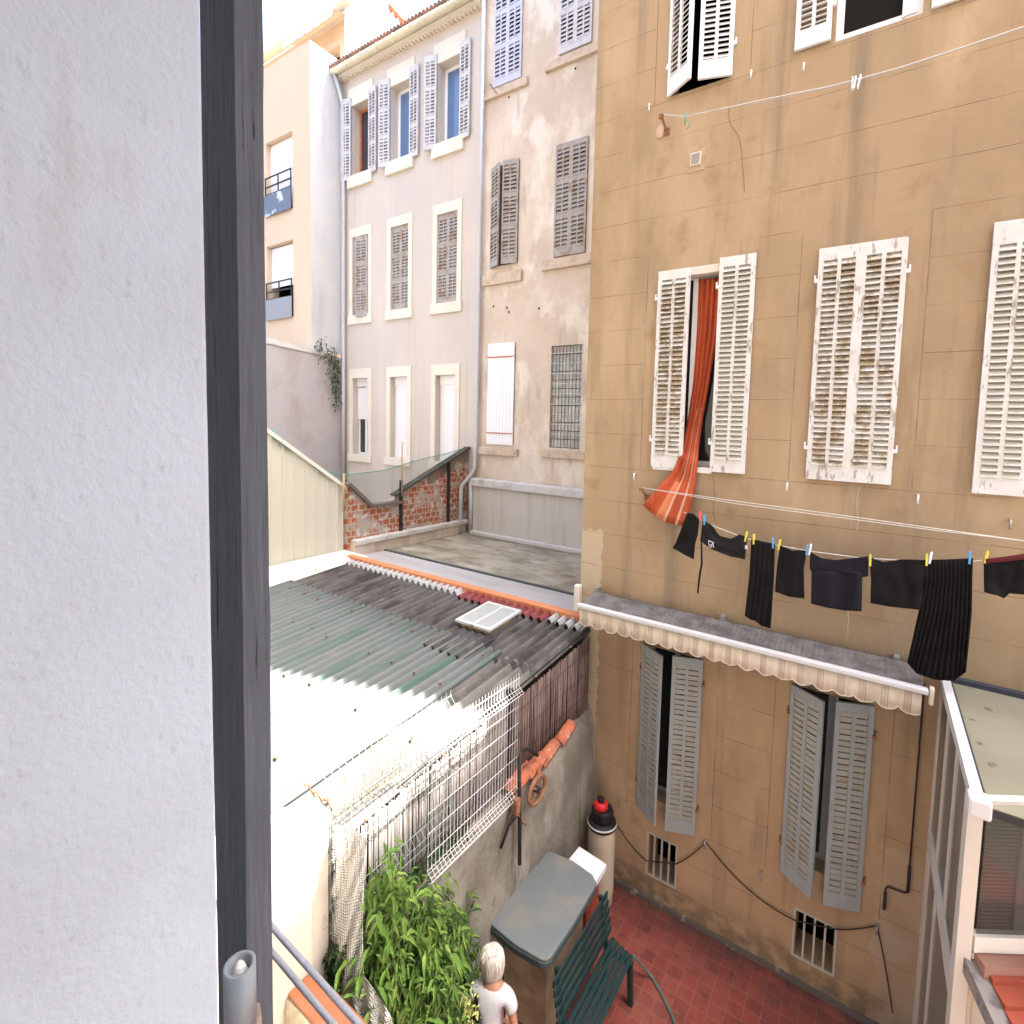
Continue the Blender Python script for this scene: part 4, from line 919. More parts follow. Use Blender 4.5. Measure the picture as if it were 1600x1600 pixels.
# ---- awning
aw = thing('awning', 'retracted striped awning with scalloped valance under the washing line', 'awning', (-1.45, 5.7, -2.8))
b = MB(); rows = []
for j, (yy, zz) in enumerate(((5.99, -2.42), (5.86, -2.38), (5.72, -2.42), (5.60, -2.45), (5.53, -2.455))):
    rows.append([Vector((-3.52 + i * .02, yy, zz + .012 * noise.noise(Vector((i * .4, j * 2., 0))) + .008 * math.sin(i * 2.1) * (1 if 0 < j < 4 else 0))) for i in range(206)])
b.grid(rows); b.build('folded_cloth', M['awnroll'], aw, solid=.02)
b = MB(); b.box(-3.56, .62, 5.47, 5.55, -2.50, -2.44); b.build('front_bar', M['alu'], aw, bevel=.015)
b = MB(); rows = [[], [], []]
for i in range(411):
    x = -3.53 + i * .01; sc = abs(math.sin(math.pi * (x + 3.53) / .2055)) ** .6; y_ = 5.51 + .010 * math.sin(i * .21) + .006 * math.sin(i * .63)
    rows[0].append(Vector((x, 5.51, -2.50))); rows[1].append(Vector((x, y_, -2.62))); rows[2].append(Vector((x, y_ - .004, -2.69 - .055 * sc)))
b.grid(rows); va = b.build('valance', M['awn'], aw, solid=.006)
b = MB(); b.tube([r + Vector((0, -.004, 0)) for r in rows[2][::2]], .006, 4); b.build('valance_piping', mat('awning_piping', (.62, .56, .48), .9), va)
b = MB(); 
for (x, y) in ((934, 921), (1130, 966), (1401, 1030)):
    p = atY(5.96, x, y); b = MB(); b.box(p.x - .03, p.x + .03, 5.9, 6.0, p.z - .06, p.z + .04); b.build('wall_bracket', M['metal'], aw)
b = MB(); b.box(.63, .67, 5.5, 5.56, -2.6, -2.42); b.build('end_cap', M['surround'], aw, bevel=.01)

# ================================================================== OBJECTS
# ---- curtain
Lp = [(1092, 436), (1089, 520), (1083, 600), (1074, 660), (1064, 705), (1052, 735), (1035, 754), (1004, 764)]
Rp = [(1127, 434), (1121, 520), (1108, 600), (1098, 655), (1092, 700), (1088, 745), (1082, 780), (1071, 822)]
n = 36; rows = []
Lr = resample(Lp, 30); Rr = resample(Rp, 30)
for v in range(30):
    t = v / 29; Yv = 6.10 if t < .45 else 6.10 - (t - .45) / .55 * .30
    if t > .6: Yv = min(Yv, 5.93)
    row = []
    for i in range(n + 1):
        u = i / n; e = u
        px = Lr[v][0] * (1 - e) + Rr[v][0] * e; py = Lr[v][1] * (1 - e) + Rr[v][1] * e
        if v > 25: py += (v - 25) / 4 * (26 * (1 - u) + 8 * math.sin(math.pi * u)) * (1 if u < 1 else 0)
        row.append(atY(Yv + .022 * math.sin(u * 26 + t * 2) * (1 - .3 * t), px, py))
    rows.append(row)
b = MB(); b.grid(rows, lambda j, i: 1 if j in (17, 18, 27, 28) and i > 10 else (2 if (i > 22 and 10 < j < 18) else 0))
q_ = MB(); q_.box(-2.27, -2.17, 6.12, 6.16, -.36, 2.08); q_.build('casement', M['pvc'], och)
cu = b.build('curtain', [M['curtain'], M['curtainpale'], M['curtainthin']], solid=.004); tag(cu, 'orange curtain with pale stripes blown out of the open window', 'curtain')

# ---- wash lines
def line(name, label, pts, r, m, grp=None):
    b = MB(); b.tube(pts, r, 5); o = b.build(name, M[m]); tag(o, label, 'clothesline', grp); return o
LY = 5.55
def L5(x, y, Y=LY):
    if (x, y) == (1004, 762) or x < 1040: Y = 5.86
    return atY(Y, x, y)
ext = Vector((1.1, 0, .12))
line('clothesline', 'white cord carrying the black washing above the awning', [L5(1068, 800), L5(1120, 824), L5(1165, 841), L5(1210, 851), L5(1265, 861), L5(1340, 871), L5(1400, 875), L5(1460, 877), L5(1520, 877), L5(1600, 868), L5(1600, 868) + Vector((1.0, 0, .25))], .004, 'wire')
for k in range(2):
    line('clothesline', 'slack white cord from the rusty bracket above the washing' if k == 0 else 'second white cord, just under the upper one from the bracket', [L5(1004, 762), L5(1150, 783 + 4 * k), L5(1300, 803 + 4 * k), L5(1450, 824 + 3 * k), L5(1600, 845), L5(1600, 845) + Vector((1., 0, -.05))], .0035, 'wire')
for k in range(2):
    line('clothesline', 'pale blue cord across the top of the ochre wall' if k == 0 else 'grey twin cord beside the pale blue one high on the ochre wall', [L5(1036, 178 + k), L5(1070, 180 + 2 * k), L5(1200, 158 - 4 * k), L5(1300, 135 - k), L5(1400, 110 - 3 * k), L5(1500, 76 - k), L5(1600, 44 - 3 * k), L5(1600, 44) + Vector((1., 0, .3))], .0035, 'wire' if k else 'rope')
for (p6, lab) in (((1003, 765), 'rusty bracket on the ochre wall holding the white cords by the curtain'), ((1034, 182), 'rusty bracket high on the ochre wall holding the pale blue cords')):
    p = atY(5.86, *p6); b = MB(); b.bar(p, Vector((p.x + .02, 5.99, p.z - .12)), .025, .018); b.box(p.x - .035, p.x + .02, 5.84, 5.88, p.z - .02, p.z + .025); b.box(p.x - .02, p.x + .06, 5.985, 5.997, p.z - .17, p.z - .08)
    tag(b.build('line_bracket', M['rust']), lab, 'bracket')

def drape(rows_px, Y, n=24, per=10, fold=.02, freq=20, ph=0., pleat=None):
    out = []; R_ = [resample(r, n + 1) for r in rows_px]
    for k in range(len(R_) - 1):
        for v in range(per + (1 if k == len(R_) - 2 else 0)):
            t = v / per; tt = (k + t) / (len(R_) - 1)
            row = []
            for i in range(n + 1):
                x = R_[k][i][0] * (1 - t) + R_[k + 1][i][0] * t; y = R_[k][i][1] * (1 - t) + R_[k + 1][i][1] * t
                d = fold * noise.noise(Vector((i / n * 4, tt * 2.5, ph))) * (.3 + tt) if not pleat else pleat * math.sin(i / n * freq) * (.4 + .8 * tt)
                row.append(atY(Y + d, x, y))
            out.append(row)
    return out
G = 'black washing pegged on the line'
def garment(name, label, rows_px, m='black', Y=LY - .024, **kw):
    b = MB(); b.grid(drape(rows_px, Y, **kw)); o = b.build(name, M[m], solid=.008); tag(o, label, 'clothing', G); return o
garment('tank_top', 'small black top hanging half behind the orange curtain', [[(1074, 801), (1084, 803), (1093, 812)], [(1063, 830), (1090, 836)], [(1056, 848), (1086, 850)], [(1051, 856), (1068, 866), (1084, 874)]], ph=1)
o = garment('bra_top', 'charcoal cropped top with a small white letter mark', [[(1098, 813), (1112, 820), (1124, 837), (1142, 842), (1155, 835), (1168, 839)], [(1096, 830), (1112, 841), (1126, 852), (1142, 856), (1156, 855), (1166, 856)], [(1094, 845), (1110, 857), (1126, 864), (1142, 870), (1156, 872), (1164, 874)]], m='charcoal', ph=2, fold=.03)
b = MB(); y0 = LY - .056
for (a, c) in (((1107, 844), (1108, 855)), ((1108, 845), (1115, 848)), ((1109, 852), (1115, 849)), ((1114, 847), (1115, 856)), ((1110, 856), (1113, 852))):
    b.bar(atY(y0, *a), atY(y0, *c), .004, .010)
b.build('printed_mark', M['lettering'], o)
b = MB(); p = atY(y0, 1166, 855); b.box(p.x - .014, p.x + .014, y0, y0 + .003, p.z - .022, p.z + .022); b.build('care_tag', M['lettering'], o)
b = MB(); b.grid(drape([[(1095, 846), (1097, 847)], [(1095, 880), (1098, 880)], [(1091, 905), (1094, 906)], [(1089, 926), (1091, 928)]], LY, n=2)); tag(b.build('strap', M['black'], solid=.004), 'thin black strap dangling from the cropped top', 'strap')
garment('trousers', 'long narrow black garment, second longest on the line', [[(1174, 842), (1192, 846), (1211, 850)], [(1171, 900), (1209, 905)], [(1164, 962), (1172, 968), (1180, 970), (1190, 978), (1204, 982)]], fold=.03, pleat=.014, freq=30)
garment('vest', 'short black vest with a tiny grey print at its neck', [[(1219, 852), (1238, 860), (1261, 860)], [(1214, 885), (1256, 888)], [(1211, 924), (1232, 932), (1257, 935)]], ph=4)
garment('tee_shirt', 'faded navy tee shirt hanging upside down between vest and black shirt', [[(1266, 862), (1283, 872), (1305, 875), (1335, 872), (1357, 869)], [(1265, 888), (1285, 890), (1310, 892), (1335, 892), (1357, 900)], [(1268, 894), (1285, 894), (1310, 894), (1335, 896), (1347, 902)], [(1267, 943), (1290, 949), (1320, 954), (1346, 955)]], m='navy', ph=5, fold=.04)
garment('shirt', 'wide black shirt left of the long pleated skirt', [[(1358, 870), (1380, 878), (1410, 874), (1448, 875)], [(1361, 905), (1446, 908)], [(1360, 942), (1390, 948), (1420, 951), (1442, 953)]], ph=6, fold=.04)
garment('skirt', 'long black pleated skirt reaching down to the veranda', [[(1444, 875), (1480, 874), (1520, 872)], [(1444, 905), (1519, 900)], [(1436, 955), (1518, 955)], [(1418, 1036), (1432, 1052), (1460, 1062), (1490, 1064), (1509, 1050)]], n=60, pleat=.018, freq=75)
o = garment('shorts', 'black shorts with a wine red waistband at the right edge', [[(1537, 874), (1575, 871), (1618, 864)], [(1537, 900), (1612, 895)], [(1538, 925), (1560, 931), (1569, 935), (1577, 927), (1612, 930)]], ph=8, fold=.03)
b = MB(); b.grid(drape([[(1540, 873), (1575, 869), (1618, 862)], [(1540, 880), (1575, 877), (1618, 872)]], LY - .05, n=8, per=1, fold=0)); b.build('waistband', M['wine'], o, solid=.005)
PG = 'clothes pegs on the washing line'
pegs = [('pink', 1094, 806, 'pink peg beside the small black top'), ('blue', 1101, 812, 'blue peg at the left end of the cropped top'), ('yellow', 1166, 838, 'yellow peg at the right end of the cropped top'), ('yellow', 1178, 842, 'short yellow peg on the long narrow garment'),
        ('blue', 1208, 848, 'blue peg at the right end of the long narrow garment'), ('yellow', 1218, 851, 'yellow peg at the left end of the vest'), ('blue', 1261, 859, 'blue peg at the right end of the vest'), ('white', 1266, 858, 'pale peg at the left end of the navy tee shirt'),
        ('yellow', 1360, 875, 'yellow peg between navy tee shirt and black shirt'), ('yellow', 1448, 874, 'yellow peg where shirt and skirt meet'), ('white', 1454, 871, 'white peg at the left end of the skirt'), ('blue', 1515, 871, 'blue peg at the right end of the skirt'), ('yellow', 1541, 870, 'yellow peg at the left end of the shorts')]
for (c, x, y, lab) in pegs:
    p = atY(LY - .03, x, y); b = MB(); a = random.uniform(-.15, .15)
    Mx = Matrix.Translation(p) @ Matrix.Rotation(a, 4, 'Y')
    b.box(-.009, .009, -.022, -.010, -.06, .055, Mx); b.box(-.009, .009, .010, .022, -.06, .055, Mx); b.box(-.011, .011, -.012, .012, -.008, .008, Mx)
    tag(b.build('clothes_peg', M['peg'][c]), lab, 'peg', PG)
for k, (x, y) in enumerate(((1332, 129), (1336, 128), (1343, 126))):
    p = atY(LY, x, y); b = MB(); Mx = Matrix.Translation(p) @ Matrix.Rotation(.1 * k, 4, 'Y')
    b.box(-.007, .007, -.02, -.008, -.07, .05, Mx); b.box(-.007, .007, .008, .02, -.07, .05, Mx); b.box(-.008, .008, -.01, .01, -.008, .008, Mx)
    tag(b.build('clothes_peg', M['peg']['white']), ['leftmost', 'middle', 'rightmost'][k] + ' of the three white pegs on the high cord under the open upper window', 'peg', 'white pegs on the high cord')
b = MB(); p = atY(LY, 1072, 176); b.tube([p, p + Vector((.005, -.01, -.06)), p + Vector((-.01, -.01, -.14))], .008, 5); b.tube([p + Vector((.02, 0, -.08)), p + Vector((.05, 0, -.16)), p + Vector((.02, 0, -.2))], .005, 5)
tag(b.build('cord_knot', M['greenwire']), 'green string knot hanging from the high cord', 'string')

# ---- own building: window jamb, timber post, pipe
own = thing('near_building', 'white roughcast window jamb of the house at the left edge', 'building', (-1.3, 0, -6.95))
b = MB(); 
rows = []
for j in range(2):
    pass
b.box(-2.2, -.86, -1.6, .32, -3.2, 3.0); b.build('jamb', M['stucco'], own, bevel=.006)
b = MB(); b.box(-2.2, 2.2, -.3, .34, 3.0, 3.25); b.box(1.2, 2.4, -1.6, .3, -3.2, 3.0);   b.box(-2.2, 2.4, -2.0, -1.6, -3.2, 3.2); b.build('wall', M['stucco'], own)
b = MB(); b.box(-14, -2.2, -1.2, .3, -3.2, 13); b.box(2.4, 8, -1.2, .3, -3.2, 13); b.box(-2.2, 2.4, -1.2, .28, 3.47, 13); b.build('upper_wall', mat('tan_facade', (.40, .35, .29), .9), own)  # unseen facade, height and tone set to hold back sky light
b = MB(); b.box(-14, 8, -.6, .2, -6.9, -3.2); b.build('lower_wall', mat('bounce_white', (.84, .82, .78), .9), own)  # unseen wall, kept white to bounce sunlight into the courtyard
b = MB(); b.box(-1.3, 2.8, .34, 1.72, 3.30, 3.46); b.build('sun_block_slab', M['stucco'], own)  # unseen slab added to keep direct sun off the jamb and post
po = thing('timber_post', 'slate grey painted old timber post beside the white roughcast wall', 'post', (-1.02, .42, -3.2))
b = MB(); rows = []
nz = 160
def pr(z):
    k = lambda a: .0035 * noise.noise(Vector((a, z * 1.4, 0))) + .0012 * noise.noise(Vector((a, z * 9, 5)))
    return [Vector((-1.095 + k(1), .405, z)), Vector((-.972 + k(2), .405 + k(3) * .3, z)), Vector((-.972 + k(2) - .0, .447 + k(4), z)), Vector((-1.095, .447, z))]
for j in range(nz + 1):
    q = pr(-3.2 + 6.2 * j / nz); rows.append(q + [q[0]])
b.grid(rows); b.sm = [False] * len(b.sm); b.build('timber', M['postwood'], po)
pi = thing('pipe_stub', 'short grey plastic pipe stub fixed to the timber post', 'pipe', (-.9, .36, -1.02))
pc = atY(.36, 373, 1500); b = MB(); n = 24
for (r0, r1) in ((.0265, .0205),):
    c = Vector((pc.x + .003, .36, 0)); zt = -.925; zb = -1.03
    b.lathe((c.x, c.y, 0), [(r0, zb), (r0, zt), (r1, zt + .0005), (r1, zt - .05), (.001, zt - .051)], n, 1, .8)
b.build('tube', M['pvcpipe'], pi)
b = MB(); b.lathe((c.x, c.y, zt - .035), [(.001, -.01), (.014, 0), (.015, .016), (.008, .035), (.001, .042)], 9, 1, .8); b.build('plug', mat('crumpled_paper', (.7, .68, .66), .8, bump=[(60., .8, .01)]), pi)
b = MB(); b.tube([(c.x - .03, .37, -1.35), (c.x - .005, .37, -1.2), (c.x, .365, -1.03)], [.032, .03, .024], 10); b.build('mortar_lump', mat('brown_mortar', (.34, .26, .21), .95, [((.08, .06, .05), 40., .5, .6, .8)]), pi)
for k, ((a, c_), lab) in enumerate(((((425, 1448), (560, 1600)), 'upper grey coated washing rope crossing the lower left corner'), (((425, 1488), (520, 1600)), 'lower grey coated washing rope crossing the lower left corner'))):
    p = atY(.5, *a); q = atY(.5, *c_); d = q - p
    b = MB(); b.tube([p - d * .5, p, q, q + d * 3], .0058, 8); tag(b.build('washing_rope', M['rope']), lab, 'rope')

# ---- courtyard things
# cabinet with lid
cb = thing('storage_block', 'tan rendered block with a large grey green plastic lid', 'storage box', (-3.1, 4.28, -6.8))
b = MB(); b.box(-3.42, -2.80, 3.95, 4.68, -6.8, -5.68); b.build('block', M['blockwork'], cb, bevel=.01)
lidp = [(765, 1440), (806, 1388), (850, 1335), (862, 1334), (895, 1348), (926, 1370), (931, 1380), (930, 1388), (895, 1448), (860, 1500), (853, 1504), (845, 1503), (805, 1480), (768, 1449)]
lid = [atZ(-5.58, *p) for p in lidp]
b = MB(); b.prism(lid, (0, 0, .035)); b.build('lid', M['plasticgreen'], cb, bevel=.015)
cen = sum(lid, Vector()) / len(lid)
b = MB(); b.prism([cen + (p - cen) * 1.015 - Vector((0, 0, .08)) for p in lid], (0, 0, .078)); b.build('lid_rim', M['liddark'], cb, bevel=.01)
wb = thing('white_box', 'white enamel box lid on a brick red cabinet behind the grey lid', 'box', (-2.95, 5.0, -6.8))
tp = [atZ(-5.60, *p) for p in ((884, 1348), (905, 1322), (948, 1350), (925, 1388))]
b = MB(); b.prism([p - Vector((0, 0, .09)) for p in tp], (0, 0, .09)); b.build('lid', M['white'], wb, bevel=.008)
cen = sum(tp, Vector()) / 4
b = MB(); b.prism([cen + (p - cen) * .82 + Vector((.02, 0, .001)) for p in tp], (0, 0, .006)); b.build('lid_panel', mat('cool_white', (.72, .74, .82), .4), wb)
b = MB(); b.box(-3.1, -2.82, 4.78, 5.08, -6.8, -5.69); b.build('cabinet', M['orangered'], wb)
# drum
dr = thing('plastic_drum', 'yellowed white plastic drum with a black clamped lid in the corner', 'drum', (-3.10, 5.62, -6.8))
b = MB(); b.lathe((-3.10, 5.62, -6.8), [(.17, 0), (.195, .03), (.205, .25), (.2, .6), (.205, .95), (.195, 1.17), (.18, 1.2)], 28, 1, .85); b.build('barrel', M['drum'], dr)
b = MB(); b.lathe((-3.10, 5.62, -5.64), [(.20, 0), (.215, .01), (.215, .07), (.18, .09), (.05, .1)], 28, 1, .85); b.build('lid', M['blackplastic'], dr)
b = MB(); b.lathe((-3.10, 5.62, -5.60), [(.217, 0), (.222, .015), (.217, .03)], 28, 1, .85); b.build('clamp_ring', mat('frayed_white_ring', (.6, .6, .58), .7), dr)
va_ = thing('shop_vacuum', 'black and red vacuum canister standing on the drum', 'vacuum cleaner', (-3.10, 5.62, -5.54))
b = MB(); b.prism([Vector((-3.10 + .17 * math.cos(a), 5.62 + .14 * math.sin(a), -5.54)) for a in [math.pi * (k + .5) / 4 for k in range(8)]], (0, 0, .16)); b.build('body', M['blackplastic'], va_, bevel=.02)
b = MB(); b.lathe((-3.12, 5.60, -5.38), [(.07, 0), (.105, .01), (.11, .07), (.08, .10), (.045, .105)], 22, 1, .85); b.build('motor_cover', M['redplastic'], va_)
b = MB(); b.lathe((-3.12, 5.60, -5.275), [(.05, 0), (.045, .05), (.02, .06)], 14, 1, .85); b.box(-3.17, -3.07, 5.585, 5.615, -5.25, -5.22); b.build('handle', M['blackplastic'], va_)
# bench
be = thing('garden_bench', 'dark green slatted garden bench against the tan block', 'bench', (-2.35, 4.3, -6.8))
b0, b1 = 3.72, 4.86
for k in range(5):
    x = -2.46 + k * .07; b = MB(); b.box(x - .029, x + .029, b0 + .02 * k, b1 + .0 - .015 * k, -6.27, -6.24); b.build('seat_slat', M['bench'], be, bevel=.01)
for k in range(5):
    z = -6.13 + k * .1; x = -2.50 - k * .018; b = MB(); b.box(x - .012, x + .012, b0 + .02, b1, z - .043, z + .043); b.build('back_slat', M['bench'], be, bevel=.008)
for yy in (b0 + .12, b1 - .12):
    b = MB(); b.bar((-2.49, yy, -6.28), (-2.60, yy, -5.66), .05, .03); b.bar((-2.52, yy, -6.29), (-2.13, yy, -6.29), .05, .04); b.bar((-2.17, yy, -6.29), (-2.14, yy, -6.8), .06, .05); b.bar((-2.47, yy, -6.29), (-2.52, yy, -6.8), .06, .05)
    b.build('leg', M['bench'], be)
b = MB(); b.box(-2.48, -2.16, 4.27, 4.31, -6.29, -6.27); b.build('cross_bar', M['bench'], be)
# hose
b = MB(); hp = [atZ(-6.4, 990, 1494), atZ(-6.6, 1000, 1505), atZ(-6.78, 1018, 1525), atZ(-6.78, 1035, 1555), atZ(-6.78, 1047, 1580), atZ(-6.78, 1055, 1600), atZ(-6.78, 1060, 1640)]
b.tube(resample([tuple(p) for p in hp], 24), .016, 8); tag(b.build('garden_hose', M['hose']), 'green hose running from the bench across the red tiles', 'hose')
# pulley and gallows on the garden wall
wh = thing('pulley_wheel', 'rusty four spoked pulley wheel hung below the clay tiles', 'pulley', (-3.38, 4.42, -4.55))
wc = Vector((-3.36, 4.42, -4.40)); b = MB(); n = 28
ring = [wc + Vector((.0, .155 * math.cos(2 * math.pi * k / n), .16 * math.sin(2 * math.pi * k / n))) for k in range(n + 1)]
b.tube(ring, .026, 8, cap=False); b.build('rim', M['rust'], wh)
b = MB(); b.tube([wc + Vector((-.03, 0, 0)), wc + Vector((.03, 0, 0))], .035, 10); b.build('hub', M['iron'], wh)
for k in range(4):
    a = math.pi / 4 + k * math.pi / 2; b = MB(); b.bar(wc, wc + Vector((0, .15 * math.cos(a), .15 * math.sin(a))), .028, .014, Vector((1, 0, 0))); b.build('spoke', M['rust'], wh)
b = MB(); b.bar(wc + Vector((0, 0, .15)), wc + Vector((0, .06, .3)), .03, .02); b.build('hanger', M['oldtile'], wh)
gl = thing('iron_gallows', 'black curved iron pole with a forked strut on the garden wall', 'hoist', (-3.3, 4, -5.1))
b = MB(); g_ = [atX(-3.34, 812, 1350), atX(-3.34, 812, 1250), atX(-3.34, 811, 1185), atX(-3.36, 816, 1173), atX(-3.40, 826, 1170), atX(-3.46, 840, 1180)]
b.tube(g_, .022, 8); b.build('pole', M['iron'], gl)
b = MB(); b.tube([atX(-3.34, 809, 1260), atX(-3.38, 796, 1287), atX(-3.42, 783, 1325)], .015, 6); b.tube([atX(-3.34, 808, 1275), atX(-3.38, 796, 1290)], .012, 6); b.build('strut', M['iron'], gl)
b = MB(); b.tube([atX(-3.34, 810, 1272), atX(-3.33, 818, 1285), atX(-3.33, 822, 1288)], .016, 6); b.box(-3.37, -3.31, 3.98, 4.05, -4.40, -4.22); b.build('clamp', M['rust'], gl)
b = MB(); p1 = atX(-3.38, 806, 1340); b.tube([p1, atX(-3.38, 806, 1380)], .008, 5); b.build('hanging_wire', M['metal'], gl)

# ---- plastic net over the low corner
nt_ = thing('plastic_net', 'white plastic mesh netting hanging in a curve beside the bush', 'netting', (-3.3, 2.2, -5.2))
RP = [[(522, 1290), (548, 1292), (572, 1310)], [(516, 1350), (545, 1352), (570, 1350)], [(515, 1400), (542, 1408), (567, 1400)], [(513, 1460), (540, 1475), (566, 1465)], [(514, 1520), (540, 1535), (568, 1525)], [(528, 1555), (553, 1568), (592, 1558)], [(555, 1592), (578, 1605), (611, 1590)], [(590, 1640), (605, 1650), (618, 1640)]]
cols = resample([tuple(q) for q in RP[0]], 2)
rowsN = []
NR = 96; NC = 19
for v in range(NR):
    t = v / (NR - 1) * (len(RP) - 1); k = min(int(t), len(RP) - 2); f = t - k; a = resample(RP[k], NC); c = resample(RP[k + 1], NC); r_ = []
    for i in range(NC):
        x = a[i][0] * (1 - f) + c[i][0] * f; y = a[i][1] * (1 - f) + c[i][1] * f
        r_.append(atY(2.10 - .07 * math.sin(i / (NC - 1) * math.pi) + .02 * math.sin(v * .4 + i), x, y))
    rowsN.append(r_)
b = MB()
for r_ in rowsN: b.tube(r_, .0042, 4, cap=False)
for i in range(NC): b.tube([r_[i] for r_ in rowsN], .0038, 4, cap=False)
b.build('mesh', M['net'], nt_)

# ---- bush
bu = thing('citrus_bush', 'bright green leafy bush with drooping long leaves in front of the garden wall', 'bush', (-3.3, 3.0, -6.8))
R = random.Random(11); tips = []; tw_ = MB()
ctr = [atX(-3.15, x_, y_) for x_, y_ in ((612, 1425), (603, 1455), (645, 1440), (598, 1400), (602, 1500), (645, 1485), (625, 1560), (665, 1540), (660, 1455), (622, 1600), (655, 1600), (632, 1520), (618, 1470), (608, 1545), (640, 1570))] + [atY(2.8, 690, 1490), atY(3.1, 690, 1430), atY(3.35, 732, 1440), atY(2.7, 675, 1550), atY(2.9, 700, 1460), atY(2.6, 690, 1590)]
base = Vector((-3.2, 2.75, -6.8))
for c in ctr:
    for k in range(4):
        e = c + Vector((R.gauss(0, .10), R.gauss(0, .10), R.gauss(0, .12))); m_ = base.lerp(e, .6) + Vector((R.gauss(0, .1), R.gauss(0, .1), .15))
        tw_.tube([base + Vector((R.gauss(0, .08), R.gauss(0, .08), 0)), m_, e], [.014, .009, .003], 5); tips.append((m_, e))
tw_.build('branches', M['twig'], bu)
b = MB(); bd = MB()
for (m_, e) in tips:
    for k in range(56):
        t = R.uniform(.8, 1.1) if k % 2 else R.uniform(.45, 1.0); p = m_.lerp(e, t) + Vector((R.gauss(0, .075), R.gauss(0, .065), R.gauss(-.03, .09)))
        add_leaf(b, p, R, .14 * R.choice((.6, .9, 1., 1.15)), .28, .5)
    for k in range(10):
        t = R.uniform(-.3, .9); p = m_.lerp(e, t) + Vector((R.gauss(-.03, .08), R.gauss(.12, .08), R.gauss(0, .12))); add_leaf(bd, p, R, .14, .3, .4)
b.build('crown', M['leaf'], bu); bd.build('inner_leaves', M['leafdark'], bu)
# dark shrub beneath and ivy at wall foot
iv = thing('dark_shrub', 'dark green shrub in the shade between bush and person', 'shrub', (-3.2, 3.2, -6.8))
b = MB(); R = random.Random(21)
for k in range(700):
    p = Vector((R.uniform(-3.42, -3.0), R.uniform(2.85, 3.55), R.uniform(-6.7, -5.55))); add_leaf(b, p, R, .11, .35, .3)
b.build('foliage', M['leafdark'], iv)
i2 = thing('wall_ivy', 'dark green ivy patch under the silver grey reed screen', 'ivy', (-3.5, 3.0, -4.6))
b = MB()
for k in range(420):
    yy = R.uniform(2.6, 3.45); p = Vector((R.uniform(-3.58, -3.50), yy, gtop(yy) + R.uniform(.02, .22))); add_leaf(b, p, R, .05, .6, .2)
b.build('foliage', M['leafdark'], i2)
i3 = thing('corner_creeper', 'dark creeper in the gap between cream wall and plastic net', 'creeper', (-3.4, 1.95, -4.4))
b = MB()
for k in range(350):
    q = atY(1.98, R.uniform(505, 530), R.uniform(1485, 1545)); add_leaf(b, q + Vector((0, R.uniform(0, .1), 0)), R, .05, .5, .2)
b.build('foliage', M['leafdark'], i3)
# flowering spray by the person
fs = thing('yellow_spray', 'thin stem with small yellow green blossoms left of the person', 'plant', (-2.8, 2.8, -6.8))
b = MB(); stp = [atY(2.85, 705, 1525), atY(2.8, 718, 1550), atY(2.8, 730, 1570), atY(2.8, 733, 1600), atY(2.8, 736, 1660)]; b.tube(stp, .006, 5); b.build('stem', M['twig'], fs)
b = MB()
for k in range(90):
    q = R.choice(stp[2:4]) + Vector((R.gauss(0, .05), R.gauss(0, .04), R.gauss(0, .07))); add_leaf(b, q, R, .06, .5, .2)
b.build('blossoms', mat('yellow_green_bract', (.40, .42, .14), .6), fs)

# ---- person
def skin(name, joints, edges, mt, parent, sub=2):
    me = bpy.data.meshes.new(name); names = list(joints)
    me.from_pydata([joints[k][0] for k in names], [(names.index(a), names.index(b_)) for a, b_ in edges], []); me.materials.append(mt)
    ob = bpy.data.objects.new(name, me); C.objects.link(ob); place(ob, (0, 0, 0), None)
    md = ob.modifiers.new('skin', 'SKIN'); md.use_smooth_shade = True
    for i, k in enumerate(names):
        r = joints[k][1]; me.skin_vertices[0].data[i].radius = r if isinstance(r, tuple) else (r, r); me.skin_vertices[0].data[i].use_root = (i == 0)
    s2 = ob.modifiers.new('sub', 'SUBSURF'); s2.levels = sub; s2.render_levels = sub
    return ob
PS = Matrix.Translation((-2.75, 3.14, -6.90)) @ Matrix.Rotation(rad(14), 4, 'Z') @ Matrix.Rotation(rad(-4), 4, 'Y') @ Matrix.Diagonal((1.08, .84, 1.10, 1))
def V3(*a): return Vector(a)
pj = {'pelvis': (V3(0, 0, .95), (.15, .11)), 'waist': (V3(0, .01, 1.10), (.125, .095)), 'chest': (V3(0, .04, 1.30), (.16, .11)), 'upchest': (V3(0, .07, 1.42), (.12, .085)), 'neck': (V3(-.01, .10, 1.50), .052), 'neck2': (V3(-.02, .125, 1.55), .05), 'head': (V3(-.025, .15, 1.64), (.078, .09)), 'crown': (V3(-.025, .15, 1.71), (.055, .07)),
      'shL': (V3(-.17, .06, 1.41), .058), 'elL': (V3(-.24, .02, 1.14), .042), 'wrL': (V3(-.20, .24, 1.08), .030), 'haL': (V3(-.185, .31, 1.07), (.036, .018)),
      'shR': (V3(.17, .05, 1.41), .058), 'elR': (V3(.235, .0, 1.13), .042), 'wrR': (V3(.10, .20, .98), .030), 'haR': (V3(.04, .245, .97), (.034, .018)),
      'hipL': (V3(-.09, 0, .88), .095), 'knL': (V3(-.10, .01, .49), .062), 'anL': (V3(-.10, -.02, .09), .040), 'toL': (V3(-.11, .14, .04), .038),
      'hipR': (V3(.09, 0, .88), .095), 'knR': (V3(.10, .01, .49), .062), 'anR': (V3(.10, -.02, .09), .040), 'toR': (V3(.11, .14, .04), .038)}
